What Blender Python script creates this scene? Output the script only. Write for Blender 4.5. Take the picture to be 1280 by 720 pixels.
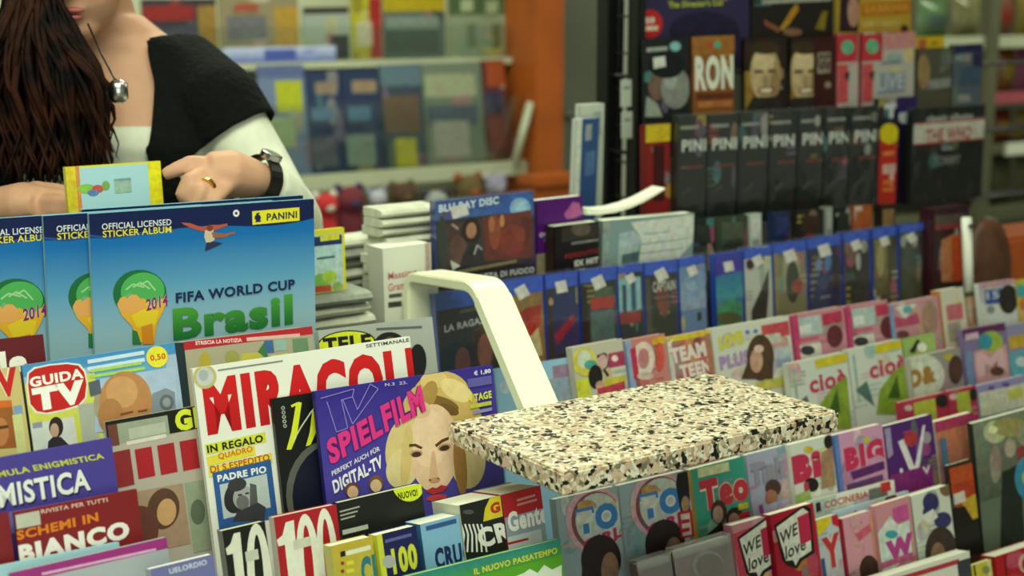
import bpy, bmesh, math, random
from mathutils import Vector, Matrix
random.seed(7)
for o in list(bpy.data.objects): bpy.data.objects.remove(o)
S = bpy.context.scene
C = S.collection

# ------------------------------------------------------------------ camera
EYE = Vector((0, 0, 1.40)); FPX = 1778.0
PITCH = math.atan(350 / FPX); AZ = math.radians(34.5)
FW = Vector((math.sin(AZ) * math.cos(PITCH), math.cos(AZ) * math.cos(PITCH), -math.sin(PITCH)))
RT = Vector((math.cos(AZ), -math.sin(AZ), 0)); UP = RT.cross(FW)
cam = bpy.data.cameras.new('camera'); co = bpy.data.objects.new('camera', cam); C.objects.link(co)
cam.sensor_width = 36; cam.lens = FPX * 36 / 1280; cam.clip_start = .05
M = Matrix((RT, UP, -FW)).transposed().to_4x4(); M.translation = EYE; co.matrix_world = M
cam.dof.use_dof = True; cam.dof.focus_distance = 1.5; cam.dof.aperture_fstop = 4.0
S.camera = co

# ------------------------------------------------------------------ light
S.view_settings.view_transform = 'Standard'; S.view_settings.look = 'None'
S.view_settings.gamma = 1; S.view_settings.use_curve_mapping = False
S.view_settings.exposure = -0.22
wd = bpy.data.worlds.new('world'); S.world = wd; wd.use_nodes = True
wd.node_tree.nodes['Background'].inputs[0].default_value = (.82, .9, .74, 1)
wd.node_tree.nodes['Background'].inputs[1].default_value = .3
def area(name, loc, sx, sy, power, col=(.93, 1, .77), target=None):
    l = bpy.data.lights.new(name, 'AREA'); l.shape = 'RECTANGLE'; l.size = sx; l.size_y = sy
    l.energy = power; l.color = col
    o = bpy.data.objects.new(name, l); C.objects.link(o); o.location = loc
    if target is not None:
        o.rotation_euler = (Vector(target) - Vector(loc)).to_track_quat('-Z', 'Y').to_euler()
    return o
area('fluorescent_light', (.0, .4, 2.62), 1.5, .5, 44, target=(.6, 1.3, 1.0))
area('front_fill_light', (-.7, -1.9, 1.5), 2.6, 1.9, 36, (.93, 1, .87), target=(.7, 1.5, 1.0))  # added fill behind the camera, brightens the covers under the slab
area('fluorescent_light', (1.6, 1.0, 2.64), 1.5, .35, 11)
area('fluorescent_light', (1.3, 2.7, 2.64), 2.0, .3, 50)
area('fluorescent_light', (4.4, 2.2, 2.64), 1.5, .3, 34)

# ------------------------------------------------------------------ helpers
def ray(x, y): return FW + RT * ((x - 640) / FPX) + UP * ((360 - y) / FPX)
def atY(x, y, Y):
    d = ray(x, y); return EYE + d * (Y / d.y)
def atZ(x, y, Z):
    d = ray(x, y); return EYE + d * ((Z - EYE.z) / d.z)
def atX(x, y, X):
    d = ray(x, y); return EYE + d * (X / d.x)
def atW(x, y, w): return EYE + ray(x, y) * w
def lin(c):
    if isinstance(c, str):
        c = c.lstrip('#')
        if len(c) == 3: c = ''.join(a * 2 for a in c)
        c = tuple(int(c[i:i + 2], 16) / 255 for i in (0, 2, 4))
        return tuple((v / 12.92 if v <= .04045 else ((v + .055) / 1.055) ** 2.4) for v in c)
    return c

def mat(name, col=(.8, .8, .8), rough=.5, metal=0, spec=.5, noise=None, nscale=40, bump=0, attr=False, coat=0):
    m = bpy.data.materials.new(name); m.use_nodes = True
    n = m.node_tree.nodes; l = m.node_tree.links; b = n['Principled BSDF']
    c = lin(col)
    b.inputs['Base Color'].default_value = (*c, 1); b.inputs['Roughness'].default_value = rough
    b.inputs['Metallic'].default_value = metal; b.inputs['Specular IOR Level'].default_value = spec
    if coat: b.inputs['Coat Weight'].default_value = coat; b.inputs['Coat Roughness'].default_value = .12
    if attr:
        a = n.new('ShaderNodeAttribute'); a.attribute_name = 'Col'
        l.new(a.outputs['Color'], b.inputs['Base Color'])
    t = n.new('ShaderNodeTexNoise'); t.inputs['Scale'].default_value = nscale
    tc = n.new('ShaderNodeTexCoord'); l.new(tc.outputs['Object'], t.inputs['Vector'])
    if noise:
        r = n.new('ShaderNodeValToRGB')
        r.color_ramp.elements[0].color = (*[v * (1 - noise) for v in c], 1); r.color_ramp.elements[0].position = .3
        r.color_ramp.elements[1].color = (*[min(1, v * (1 + noise)) for v in c], 1); r.color_ramp.elements[1].position = .7
        l.new(t.outputs['Fac'], r.inputs['Fac']); l.new(r.outputs['Color'], b.inputs['Base Color'])
    if bump:
        bp = n.new('ShaderNodeBump'); bp.inputs['Strength'].default_value = bump; bp.inputs['Distance'].default_value = .004
        l.new(t.outputs['Fac'], bp.inputs['Height']); l.new(bp.outputs['Normal'], b.inputs['Normal'])
    return m

def mottle(m, k1=.55, k2=.45):
    """photographic grain and tone of a printed picture"""
    n = m.node_tree.nodes; l = m.node_tree.links; b = n['Principled BSDF']
    tc = n.new('ShaderNodeTexCoord'); src = b.inputs['Base Color'].links[0].from_socket
    a = n.new('ShaderNodeTexNoise'); a.inputs['Scale'].default_value = 95; a.inputs['Detail'].default_value = 4; a.inputs['Roughness'].default_value = .65
    l.new(tc.outputs['Object'], a.inputs['Vector'])
    r = n.new('ShaderNodeValToRGB'); r.color_ramp.elements[0].position = .3; r.color_ramp.elements[1].position = .7
    r.color_ramp.elements[0].color = (.5, .5, .5, 1); r.color_ramp.elements[1].color = (1.35, 1.3, 1.22, 1)
    l.new(a.outputs['Fac'], r.inputs['Fac'])
    mu = n.new('ShaderNodeMix'); mu.data_type = 'RGBA'; mu.blend_type = 'MULTIPLY'; mu.inputs[0].default_value = k1
    l.new(src, mu.inputs[6]); l.new(r.outputs[0], mu.inputs[7])
    c = n.new('ShaderNodeTexNoise'); c.inputs['Scale'].default_value = 60; c.inputs['Detail'].default_value = 2; l.new(tc.outputs['Object'], c.inputs['Vector'])
    sl = n.new('ShaderNodeMix'); sl.data_type = 'RGBA'; sl.blend_type = 'SOFT_LIGHT'; sl.inputs[0].default_value = k2
    l.new(mu.outputs[2], sl.inputs[6]); l.new(c.outputs['Color'], sl.inputs[7]); l.new(sl.outputs[2], b.inputs['Base Color'])
PRINT = mat('coated_print', attr=True, rough=.42, spec=.35, nscale=9, bump=.12)
PHOTO = mat('photo_print', attr=True, rough=.42, spec=.35, nscale=9, bump=.12)
mottle(PHOTO)
SOFTP = mat('fine_photo_print', attr=True, rough=.42, spec=.35, nscale=9, bump=.12)
mottle(SOFTP, .2, .14)
COVER = mat('coated_cover', attr=True, rough=.38, spec=.4, nscale=7, bump=.15)
CASE = mat('case_plastic', attr=True, rough=.22, spec=.5, nscale=9, bump=.06)

def pages_mat():
    m = mat('page_edges', '#e6e8d4', .8); n = m.node_tree.nodes; l = m.node_tree.links; b = n['Principled BSDF']
    tc = n.new('ShaderNodeTexCoord'); w = n.new('ShaderNodeTexWave'); w.bands_direction = 'Y'
    w.inputs['Scale'].default_value = 260; w.inputs['Distortion'].default_value = 1.2
    r = n.new('ShaderNodeValToRGB'); r.color_ramp.elements[0].color = (*lin('#c4c6b0'), 1); r.color_ramp.elements[1].color = (*lin('#eef0dc'), 1)
    r.color_ramp.elements[1].position = .5
    l.new(tc.outputs['Object'], w.inputs['Vector']); l.new(w.outputs['Fac'], r.inputs['Fac']); l.new(r.outputs['Color'], b.inputs['Base Color'])
    return m
PAGES = pages_mat()

def clear_mat(name, gloss=.16, rough=.08, tint=(1, 1, 1)):
    m = bpy.data.materials.new(name); m.use_nodes = True; n = m.node_tree.nodes; l = m.node_tree.links
    for x in list(n):
        if x.type != 'OUTPUT_MATERIAL': n.remove(x)
    t = n.new('ShaderNodeBsdfTransparent'); t.inputs[0].default_value = (*tint, 1)
    g = n.new('ShaderNodeBsdfGlossy'); g.inputs['Roughness'].default_value = rough
    nz = n.new('ShaderNodeTexNoise'); nz.inputs['Scale'].default_value = 22; nz.inputs['Detail'].default_value = 3
    tc = n.new('ShaderNodeTexCoord'); l.new(tc.outputs['Object'], nz.inputs['Vector'])
    bp = n.new('ShaderNodeBump'); bp.inputs['Strength'].default_value = .5; bp.inputs['Distance'].default_value = .006
    l.new(nz.outputs['Fac'], bp.inputs['Height']); l.new(bp.outputs['Normal'], g.inputs['Normal'])
    mx = n.new('ShaderNodeMixShader'); mx.inputs[0].default_value = gloss
    l.new(t.outputs[0], mx.inputs[1]); l.new(g.outputs[0], mx.inputs[2])
    l.new(mx.outputs[0], n['Material Output'].inputs[0])
    return m
WRAP = clear_mat('clear_wrap', .10, .12)
ACRYL = clear_mat('clear_acrylic', .08, .05, (.93, .96, .93))
BAG = clear_mat('crinkled_bag', .42, .3, (.95, .95, .93))

def link(name, me, m, parent=None):
    o = bpy.data.objects.new(name, me); C.objects.link(o)
    if m is not None:
        me.materials.clear(); me.materials.append(m)
    if parent is not None: o.parent = parent
    return o
def tag(o, label, cat, group=None, kind=None):
    if label: o['label'] = label
    if cat: o['category'] = cat
    if group: o['group'] = group
    if kind: o['kind'] = kind
    return o
def empty(name, loc=(0, 0, 0), label=None, cat=None, group=None):
    o = bpy.data.objects.new(name, None); C.objects.link(o); o.location = loc; o.empty_display_size = .05
    return tag(o, label, cat, group)
def geo(V, F, cols=None, smooth=False, name='mesh'):
    me = bpy.data.meshes.new(name); me.from_pydata([tuple(v) for v in V], [], F)
    if cols is not None:
        a = me.color_attributes.new('Col', 'FLOAT_COLOR', 'POINT')
        for i, c in enumerate(cols): a.data[i].color = (*c, 1)
    if smooth:
        for p in me.polygons: p.use_smooth = True
    return me
def boxVF(x0, x1, y0, y1, z0, z1):
    V = [(x, y, z) for x in (x0, x1) for y in (y0, y1) for z in (z0, z1)]
    F = [(0, 1, 3, 2), (4, 6, 7, 5), (0, 4, 5, 1), (2, 3, 7, 6), (0, 2, 6, 4), (1, 5, 7, 3)]
    return V, F
def box(name, b, m, parent=None, bevel=0, col=None):
    V, F = boxVF(*b)
    me = geo(V, F, [lin(col)] * 8 if col else None)
    o = link(name, me, m, parent)
    if bevel:
        bm = bmesh.new(); bm.from_mesh(me)
        bmesh.ops.bevel(bm, geom=bm.edges[:], offset=bevel, segments=2, affect='EDGES', clamp_overlap=True)
        bm.to_mesh(me); bm.free()
        if col:
            if 'Col' in me.color_attributes: me.color_attributes.remove(me.color_attributes['Col'])
            a = me.color_attributes.new('Col', 'FLOAT_COLOR', 'POINT'); c = lin(col)
            for d in a.data: d.color = (*c, 1)
    return o
def tubeVF(pts, rad, n=10, caps=True, flat=1.0):
    pts = [Vector(p) for p in pts]; V = []; F = []
    if not isinstance(rad, (list, tuple)): rad = [rad] * len(pts)
    prev = None
    for i, p in enumerate(pts):
        t = (pts[min(i + 1, len(pts) - 1)] - pts[max(i - 1, 0)]).normalized()
        if prev is None:
            a = Vector((0, 0, 1)) if abs(t.z) < .9 else Vector((1, 0, 0))
            u = t.cross(a).normalized()
        else:
            u = (prev - t * prev.dot(t)).normalized()
        prev = u; v = t.cross(u)
        for k in range(n):
            an = 2 * math.pi * k / n
            V.append(p + u * (rad[i] * math.cos(an)) + v * (rad[i] * flat * math.sin(an)))
    for i in range(len(pts) - 1):
        for k in range(n):
            a = i * n + k; b = i * n + (k + 1) % n
            F.append((a, b, b + n, a + n))
    if caps:
        F.append(tuple(range(n))[::-1]); F.append(tuple(range((len(pts) - 1) * n, len(pts) * n)))
    return V, F
def joinVF(parts):
    V = []; F = []
    for v, f in parts:
        k = len(V); V += list(v); F += [tuple(i + k for i in q) for q in f]
    return V, F
def tube(name, pts, rad, m, parent=None, n=10, flat=1.0):
    V, F = tubeVF(pts, rad, n, True, flat); return link(name, geo(V, F, smooth=True), m, parent)
def ballVF(c, rx, ry, rz, n=14, k=9):
    V = []; F = []; c = Vector(c)
    for i in range(k + 1):
        th = math.pi * i / k
        for j in range(n):
            ph = 2 * math.pi * j / n
            V.append(c + Vector((rx * math.sin(th) * math.cos(ph), ry * math.sin(th) * math.sin(ph), rz * math.cos(th))))
    for i in range(k):
        for j in range(n):
            F.append((i * n + j, (i + 1) * n + j, (i + 1) * n + (j + 1) % n, i * n + (j + 1) % n))
    return V, F

# ------------------------------------------------------------------ lettering
_tx = {}
def text_mesh(s, bold):
    k = (s, bold)
    if k in _tx: return _tx[k]
    cu = bpy.data.curves.new('t', 'FONT'); cu.body = s; cu.size = 1; cu.resolution_u = 3; cu.offset = bold; cu.space_character = 1 + bold * 2.4; cu.fill_mode = 'FRONT'
    o = bpy.data.objects.new('t', cu); C.objects.link(o); bpy.context.view_layer.update()
    me = bpy.data.meshes.new_from_object(o.evaluated_get(bpy.context.evaluated_depsgraph_get()))
    V = [(v.co.x, v.co.y) for v in me.vertices]; F = [tuple(p.vertices) for p in me.polygons]
    x0 = min(v[0] for v in V); x1 = max(v[0] for v in V); y0 = min(v[1] for v in V); y1 = max(v[1] for v in V)
    V = [((x - x0) / max(1e-6, x1 - x0), (y1 - y) / max(1e-6, y1 - y0)) for x, y in V]
    bpy.data.objects.remove(o); bpy.data.curves.remove(cu); bpy.data.meshes.remove(me)
    _tx[k] = (V, F); return _tx[k]

def clip(poly, w, h):
    # poly: [(x,z,colour)], keep inside |x|<=w/2, 0<=z<=h
    for ax, sg, lim in ((0, 1, w / 2), (0, -1, w / 2), (1, 1, h), (1, -1, 0)):
        out = []
        for i in range(len(poly)):
            a = poly[i - 1]; b = poly[i]
            da = lim - sg * a[ax]; db = lim - sg * b[ax]
            if (da >= 0) != (db >= 0):
                t = da / (da - db)
                out.append((a[0] + (b[0] - a[0]) * t, a[1] + (b[1] - a[1]) * t, tuple(p + (q - p) * t for p, q in zip(a[2], b[2]))))
            if db >= 0: out.append(b)
        poly = out
        if len(poly) < 3: return []
    return poly

ROWS = {}
class Item:
    """a printed thing standing on a ledge; art is laid out on its own front face"""
    def __init__(s, name, label, cat, Y, zb, tl, tr, col, t=.005, lean=12, kind='mag', group=None, h=None, spine=None, row=None, wrap=None, pages=None, dz=0):
        s.P0 = atY(*tl, Y); s.P1 = atY(*tr, Y); s.P0.z += dz; s.P1.z += dz
        d = s.P1 - s.P0; lim = .014 * abs(d.x)                     # a leaning print is never far off level
        if abs(d.z) > lim:
            k = (abs(d.z) - lim) / 2 * math.copysign(1, d.z); s.P0.z += k; s.P1.z -= k
        s.U = (s.P1 - s.P0).normalized(); s.P0 += s.U * .0009; s.P1 -= s.U * .0009; s.w = (s.P1 - s.P0).length
        L = math.radians(lean); V0 = Vector((0, -math.sin(L), -math.cos(L)))
        s.V = (V0 - s.U * V0.dot(s.U)).normalized(); s.N = s.V.cross(s.U)
        mid = (s.P0 + s.P1) / 2
        s.h = h if h else (mid.z - (EYE.z + zb) - abs(s.U.z) * s.w / 2 - t * math.sin(L)) / -s.V.z
        s.t = t; s.kind = kind; s.n = 0; s.y0 = -.0007 if kind == 'case' else -.00015; s.skin = None; s.pm = SOFTP if tl[0] < 690 and Y < 1.45 else PHOTO
        base = mid + s.V * s.h
        s.root = empty(name, label=label, cat=cat, group=group)
        R = Matrix((s.U, -s.N, -s.V)).transposed().to_4x4(); R.translation = base
        s.root.matrix_world = R; s.base = base
        s.art = ([], [], []); s.let = ([], [], [])
        w, hh = s.w, s.h
        c = lin(col); sp = lin(spine) if spine else c
        if kind in ('mag', 'book'):
            e = .0004 if kind == 'mag' else .0012
            parts = []; cols = []
            v, f = boxVF(-w / 2, w / 2, 0, e, 0, hh); parts.append((v, f)); cols += [c] * 8
            v, f = boxVF(-w / 2, -w / 2 + e, 0, t, 0, hh - .0004); parts.append((v, f)); cols += [sp] * 8
            v, f = boxVF(-w / 2, w / 2, t - e, t, 0, hh); parts.append((v, f)); cols += [c] * 8
            V, F = joinVF(parts); s.skin = link('cover', geo(V, F, cols), COVER, s.root)
            b = box('page_block', (-w / 2 + e * 1.2, w / 2 - .0008, e * 1.1, t - e * 1.1, .0006, hh - .0008), PAGES, s.root)
        elif kind == 'case':
            v, f = boxVF(-w / 2, w / 2, 0, t, 0, hh); link('case', geo(v, f, [sp] * 8), CASE, s.root)
            v, f = boxVF(-w / 2 + .0014, w / 2 - .0012, -.0005, .0002, .002, hh - .002)
            s.skin = link('cover_sheet', geo(v, f, [c] * 8), COVER, s.root)
        if wrap:
            v, f = boxVF(-w / 2 - .0005, w / 2 + .0005, -.0035, t + .0005, -.0, hh + .004)
            link('plastic_wrap', geo(v, f), wrap, s.root)
        if (tl[0] > 690 or Y > 3) and name not in ('price_label', 'price_card', 'book', 'bagged_magazine') and s.w > .025: s.busy(col, 9 if Y < 1.7 else 6, .11 if Y < 3 else .3)
        if row:
            r = ROWS.setdefault(row, [1e9, -1e9, 1e9, -1e9, zb])
            r[0] = min(r[0], base.x - w / 2); r[1] = max(r[1], base.x + w / 2); r[2] = min(r[2], base.y); r[3] = max(r[3], base.y + t / math.cos(L))
    def busy(s, col, n=9, depth=.11):
        """small pictures and blocks of fine print under the main art"""
        r = random.Random(int(s.P0.x * 1e4) ^ int(s.P0.z * 1e4)); c = lin(col); w, h = s.w, s.h; d = min(depth, h)
        for i in range(n):
            q = lin(r.choice(('#c86a84', '#d0bc4c', '#5c9c9c', '#3c2c28', '#dcdcd0', '#8c7c9c', '#b0443c', '#6c7c58', '#c8a088'))); k = r.uniform(.22, .55)
            cc = tuple(a + (b - a) * k for a, b in zip(c, q)); cx = r.uniform(-.48, .48) * w; cz = h - r.uniform(.04, 1) * d
            if r.random() < .5:
                a, b = r.uniform(.06, .2) * w, r.uniform(.06, .22) * d
                s._add(s.art, [[(cx + a * math.cos(t * .4488), cz + b * math.sin(t * .4488), cc) for t in range(14)]])
            else:
                a, b = r.uniform(.1, .26) * w, r.uniform(.015, .05) * d
                for j in range(r.randint(1, 4)):
                    z = cz - j * b * 2.1; s._add(s.art, [[(cx - a, z, cc), (cx + a * r.uniform(.4, 1), z, cc), (cx + a * .9, z - b, cc), (cx - a, z - b, cc)]])
    def loc(s, x, y):
        d = ray(x, y); k = (s.P0 - EYE).dot(s.N) / d.dot(s.N); p = EYE + d * k - s.P0
        return p.dot(s.U) - s.w / 2, s.h - p.dot(s.V)
    def _add(s, buf, polys):
        s.n += 1; y = s.y0 - .00003 * s.n
        V, F, K = buf
        for poly in polys:
            inside = all(abs(p[0]) <= s.w / 2 and 0 <= p[1] <= s.h for p in poly)
            q = poly if inside else clip(poly, s.w, s.h)
            if len(q) < 3: continue
            k = len(V)
            for p in q: V.append((p[0], y, p[1])); K.append(p[2])
            ar = sum(q[i - 1][0] * q[i][1] - q[i][0] * q[i - 1][1] for i in range(len(q)))
            idx = tuple(range(k, k + len(q)))
            F.append(idx if ar > 0 else idx[::-1])
        return s
    def P(s, pts, col):
        c = lin(col); return s._add(s.art, [[(*s.loc(*p), c) for p in pts]])
    def frame(s, x0, y0, x1, y1, h, shear=0):
        a = s.loc(x0, y0); b = s.loc(x1, y1); d = s.loc(x0, y0 + h); dz = a[1] - d[1]
        return a, (b[0] - a[0], b[1] - a[1]), (-shear * dz, -dz)
    def R(s, x0, y0, x1, y1, h, col, col2=None, shear=0):
        a, e, f = s.frame(x0, y0, x1, y1, h, shear); c = lin(col); c2 = lin(col2) if col2 else c
        q = [(a[0], a[1], c), (a[0] + e[0], a[1] + e[1], c), (a[0] + e[0] + f[0], a[1] + e[1] + f[1], c2), (a[0] + f[0], a[1] + f[1], c2)]
        return s._add(s.art, [q])
    def E(s, x, y, rx, ry, col, rot=0, n=26, a0=0, a1=360):
        pts = []; r = math.radians(rot)
        for i in range(n):
            a = math.radians(a0 + (a1 - a0) * i / (n if a1 - a0 >= 360 else n - 1)); u = rx * math.cos(a); v = -ry * math.sin(a)
            pts.append((x + u * math.cos(r) - v * math.sin(r), y + u * math.sin(r) + v * math.cos(r)))
        return s.P(pts, col)
    def T(s, txt, x0, y0, x1, y1, h, col, bold=.02, shear=0, out=None, col2=None):
        V, F = text_mesh(txt, bold); a, e, f = s.frame(x0, y0, x1, y1, h, shear)
        if out:
            s.T(txt, x0, y0, x1, y1, h, out, bold + .045, shear)
        c = lin(col); c2 = lin(col2) if col2 else c
        W = [(a[0] + e[0] * u + f[0] * v, a[1] + e[1] * u + f[1] * v, tuple(p + (q - p) * v for p, q in zip(c, c2))) for u, v in V]
        return s._add(s.let, [[W[i] for i in q] for q in F])
    def L(s, pts, wd, col):
        for (ax, ay), (bx, by) in zip(pts, pts[1:]):
            dx, dy = bx - ax, by - ay; k = math.hypot(dx, dy) or 1; nx, ny = -dy / k * wd / 2, dx / k * wd / 2
            s.P([(ax + nx, ay + ny), (bx + nx, by + ny), (bx - nx, by - ny), (ax - nx, ay - ny)], col)
        return s
    def top(s, hpx, col, col2=None, off=0):
        a, e, f = s.frame(*PX(s.P0), *PX(s.P1), hpx); dz = f[1]; c = lin(col); c2 = lin(col2) if col2 else c
        zo = s.h + dz * off / hpx
        return s._add(s.art, [[(-s.w / 2, zo, c), (s.w / 2, zo, c), (s.w / 2, zo + dz, c2), (-s.w / 2, zo + dz, c2)]])
    def strip(s, u0, u1, v0, v1, col, col2=None):
        c = lin(col); c2 = lin(col2) if col2 else c; w, h = s.w, s.h
        return s._add(s.art, [[((u0 - .5) * w, h * (1 - v0), c), ((u1 - .5) * w, h * (1 - v0), c), ((u1 - .5) * w, h * (1 - v1), c2), ((u0 - .5) * w, h * (1 - v1), c2)]])
    def lines(s, x0, y0, x1, y1, n, gap, th, col, jag=.25):
        for i in range(n):
            k = 1 - random.random() * jag
            s.R(x0, y0 + gap * i, x0 + (x1 - x0) * k, y0 + gap * i + (y1 - y0) * k, th, col)
        return s
    def face(s, x, y, w, h, skin, hair, hs=1.25, eyes='#2a1a14', lips='#a8403c', dark=None, tilt=0, long=0):
        """printed portrait, head centre x,y and size w,h in the photograph"""
        if hair:
            s.E(x, y - h * .12, w * .5 * hs, h * .56, hair, tilt)
            if long: s.P([(x - w * .5 * hs, y - h * .1), (x + w * .5 * hs, y - h * .1), (x + w * .62 * hs, y + h * long), (x - w * .62 * hs, y + h * long)], hair)
        s.P([(x - w * .2, y + h * .2), (x + w * .2, y + h * .2), (x + w * .24, y + h * .66), (x - w * .24, y + h * .66)], dark or skin)
        s.E(x, y, w * .42, h * .48, skin, tilt)
        if hair: s.E(x - w * .02, y - h * .38, w * .4, h * .16, hair, tilt)
        for k in (-1, 1):
            s.E(x + k * w * .18, y - h * .03, w * .085, h * .035, eyes, tilt, 12)
            s.R(x + k * w * .18 - w * .11, y - h * .12, x + k * w * .18 + w * .11, y - h * .13, h * .03, hair or eyes)
        s.P([(x - w * .02, y), (x + w * .07, y + h * .17), (x - w * .05, y + h * .17)], dark or skin)
        s.E(x, y + h * .28, w * .15, h * .04, lips, tilt, 14)
        return s
    def done(s):
        for nm, (V, F, K) in (('cover_print', s.art), ('lettering', s.let)):
            if F: link(nm, geo(V, F, K), s.pm if nm == 'cover_print' else PRINT, s.skin or s.root)
        return s
def PX(p):
    d = p - EYE; w = d.dot(FW); return 640 + FPX * d.dot(RT) / w, 360 - FPX * d.dot(UP) / w
def copy_tree(o, parent=None):
    c = o.copy(); C.objects.link(c)
    if parent is not None: c.parent = parent
    for ch in o.children: copy_tree(ch, c)
    return c
# ------------------------------------------------------------------ setting
FLOORM = mat('floor_tile', '#8c8a80', .5, noise=.12, nscale=6)
WALLM = mat('wall_paint', '#5d6355', .8, noise=.05, nscale=3, bump=.1)
CEILM = mat('ceiling_paint', '#d8d8cc', .9, noise=.03, nscale=3)
BLACKM = mat('black_metal', '#0d0f0d', .4, noise=.2, nscale=30)
CREAM = mat('cream_paint', '#f2f6d4', .35, spec=.5, noise=.02, nscale=14)
ORANGE = mat('orange_laminate', '#a8541c', .45, noise=.12, nscale=8)
GREYM = mat('grey_metal', '#9a9c90', .45, noise=.06, nscale=12)
SHELFM = mat('shelf_laminate', '#b9bda2', .5, noise=.05, nscale=10)
COUNTM = mat('counter_laminate', '#7b7668', .5, noise=.1, nscale=10)
WHITEM = mat('white_plastic', '#dfe3d2', .4, noise=.03, nscale=10)
def struct(name, b, m): return tag(box(name, b, m), None, None, kind='structure')
struct('floor', (-2.5, 6.5, -2.2, 4.3, -.06, 0), FLOORM)
struct('ceiling', (-2.5, 6.5, -2.2, 4.3, 2.75, 2.83), CEILM)
struct('wall_back', (-2.5, 6.5, 4.2, 4.3, 0, 2.75), WALLM)
struct('wall_right', (6.4, 6.5, -2.2, 4.2, 0, 2.75), WALLM)
struct('wall_left', (-2.5, -2.4, -2.2, 4.2, 0, 2.75), WALLM)

def granite():
    m = bpy.data.materials.new('speckled_granite'); m.use_nodes = True; n = m.node_tree.nodes; l = m.node_tree.links; b = n['Principled BSDF']
    b.inputs['Roughness'].default_value = .3; b.inputs['Specular IOR Level'].default_value = .6
    tc = n.new('ShaderNodeTexCoord')
    dn = n.new('ShaderNodeTexNoise'); dn.inputs['Scale'].default_value = 120; dn.inputs['Detail'].default_value = 3
    mx = n.new('ShaderNodeVectorMath'); mx.operation = 'MULTIPLY_ADD'; mx.inputs[1].default_value = (.006, .006, .006)
    l.new(tc.outputs['Object'], dn.inputs['Vector']); l.new(dn.outputs['Color'], mx.inputs[0]); l.new(tc.outputs['Object'], mx.inputs[2])
    v = n.new('ShaderNodeTexVoronoi'); v.inputs['Scale'].default_value = 250; l.new(mx.outputs[0], v.inputs['Vector'])
    sp = n.new('ShaderNodeSeparateColor'); l.new(v.outputs['Color'], sp.inputs[0])
    r = n.new('ShaderNodeValToRGB'); r.color_ramp.interpolation = 'CONSTANT'; e = r.color_ramp.elements
    e[0].position = 0; e[0].color = (*lin('#15170f'), 1); e[1].position = .11; e[1].color = (*lin('#7c785e'), 1)
    for p, c in ((.22, '#cdb696'), (.4, '#e6dfc0'), (.62, '#c0a284'), (.72, '#f0ecd4'), (.93, '#8d8a70')):
        k = e.new(p); k.color = (*lin(c), 1)
    l.new(sp.outputs[0], r.inputs['Fac'])
    v2 = n.new('ShaderNodeTexVoronoi'); v2.inputs['Scale'].default_value = 150; l.new(mx.outputs[0], v2.inputs['Vector'])
    sp2 = n.new('ShaderNodeSeparateColor'); l.new(v2.outputs['Color'], sp2.inputs[0])
    g = n.new('ShaderNodeMath'); g.operation = 'GREATER_THAN'; g.inputs[1].default_value = .8; l.new(sp2.outputs[1], g.inputs[0])
    r2 = n.new('ShaderNodeValToRGB'); r2.color_ramp.interpolation = 'CONSTANT'
    r2.color_ramp.elements[0].color = (*lin('#d6c0a4'), 1); r2.color_ramp.elements[1].color = (*lin('#1c1d15'), 1); r2.color_ramp.elements[1].position = .78
    l.new(sp2.outputs[0], r2.inputs['Fac'])
    mc = n.new('ShaderNodeMix'); mc.data_type = 'RGBA'; l.new(g.outputs[0], mc.inputs[0]); l.new(r.outputs[0], mc.inputs[6]); l.new(r2.outputs[0], mc.inputs[7])
    l.new(mc.outputs[2], b.inputs['Base Color'])
    return m
# granite tray slab
SZ = EYE.z - .43
a = atZ(710, 590, SZ); d = atZ(880, 465, SZ); l_ = atZ(556, 531, SZ); r_ = atZ(1057, 513, SZ)
x0 = (a.x + l_.x) / 2; x1 = (d.x + r_.x) / 2; y0 = (a.y + r_.y) / 2; y1 = (d.y + l_.y) / 2
gs = empty('granite_slab', ((x0 + x1) / 2, (y0 + y1) / 2, SZ - .023), 'speckled pink and black granite shelf slab on a cream bent bracket', 'shelf')
box('slab', (-(x1 - x0) / 2, (x1 - x0) / 2, -(y1 - y0) / 2, (y1 - y0) / 2, 0, .023), granite(), gs, bevel=.0022)
# bracket: flat bar bent into an inverted U standing up from the slab's back edge
bx0 = atY(660, 500, y1 + .006).x; bx1 = bx0 + .047
def prof(pts, r=.03, k=6):
    out = []
    for i, p in enumerate(pts):
        p = Vector(p)
        if i in (0, len(pts) - 1): out.append(p); continue
        a = (Vector(pts[i - 1]) - p).normalized(); b = (Vector(pts[i + 1]) - p).normalized()
        for j in range(k + 1):
            t = j / k; out.append((p + a * r) * (1 - t) ** 2 + p * 2 * t * (1 - t) + (p + b * r) * t * t)
    return out
pA = atY(588, 359, 1.41); pB = atY(507, 346, 1.60)
pp = prof([(bx0, y1 + .0075, SZ - .022), pA, pB, (pB.x, pB.y + .003, EYE.z - .5298)], .022)
V = []; F = []; th = .0065
for i, p in enumerate(pp):
    t = (pp[min(i + 1, len(pp) - 1)] - pp[max(i - 1, 0)]).normalized(); nn = Vector((0, -t.z, t.y)).normalized()
    for (xx, s) in ((0, 1), (.047, 1), (.047, -1), (0, -1)):
        q = p + nn * th * s; V.append((q.x + xx, q.y, q.z))
for i in range(len(pp) - 1):
    for k in range(4): F.append((i * 4 + k, i * 4 + (k + 1) % 4, i * 4 + 4 + (k + 1) % 4, i * 4 + 4 + k))
F += [(0, 1, 2, 3), tuple(len(V) - 4 + k for k in (3, 2, 1, 0))]
me = geo(V, F); bm = bmesh.new(); bm.from_mesh(me); bmesh.ops.recalc_face_normals(bm, faces=bm.faces)
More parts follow.
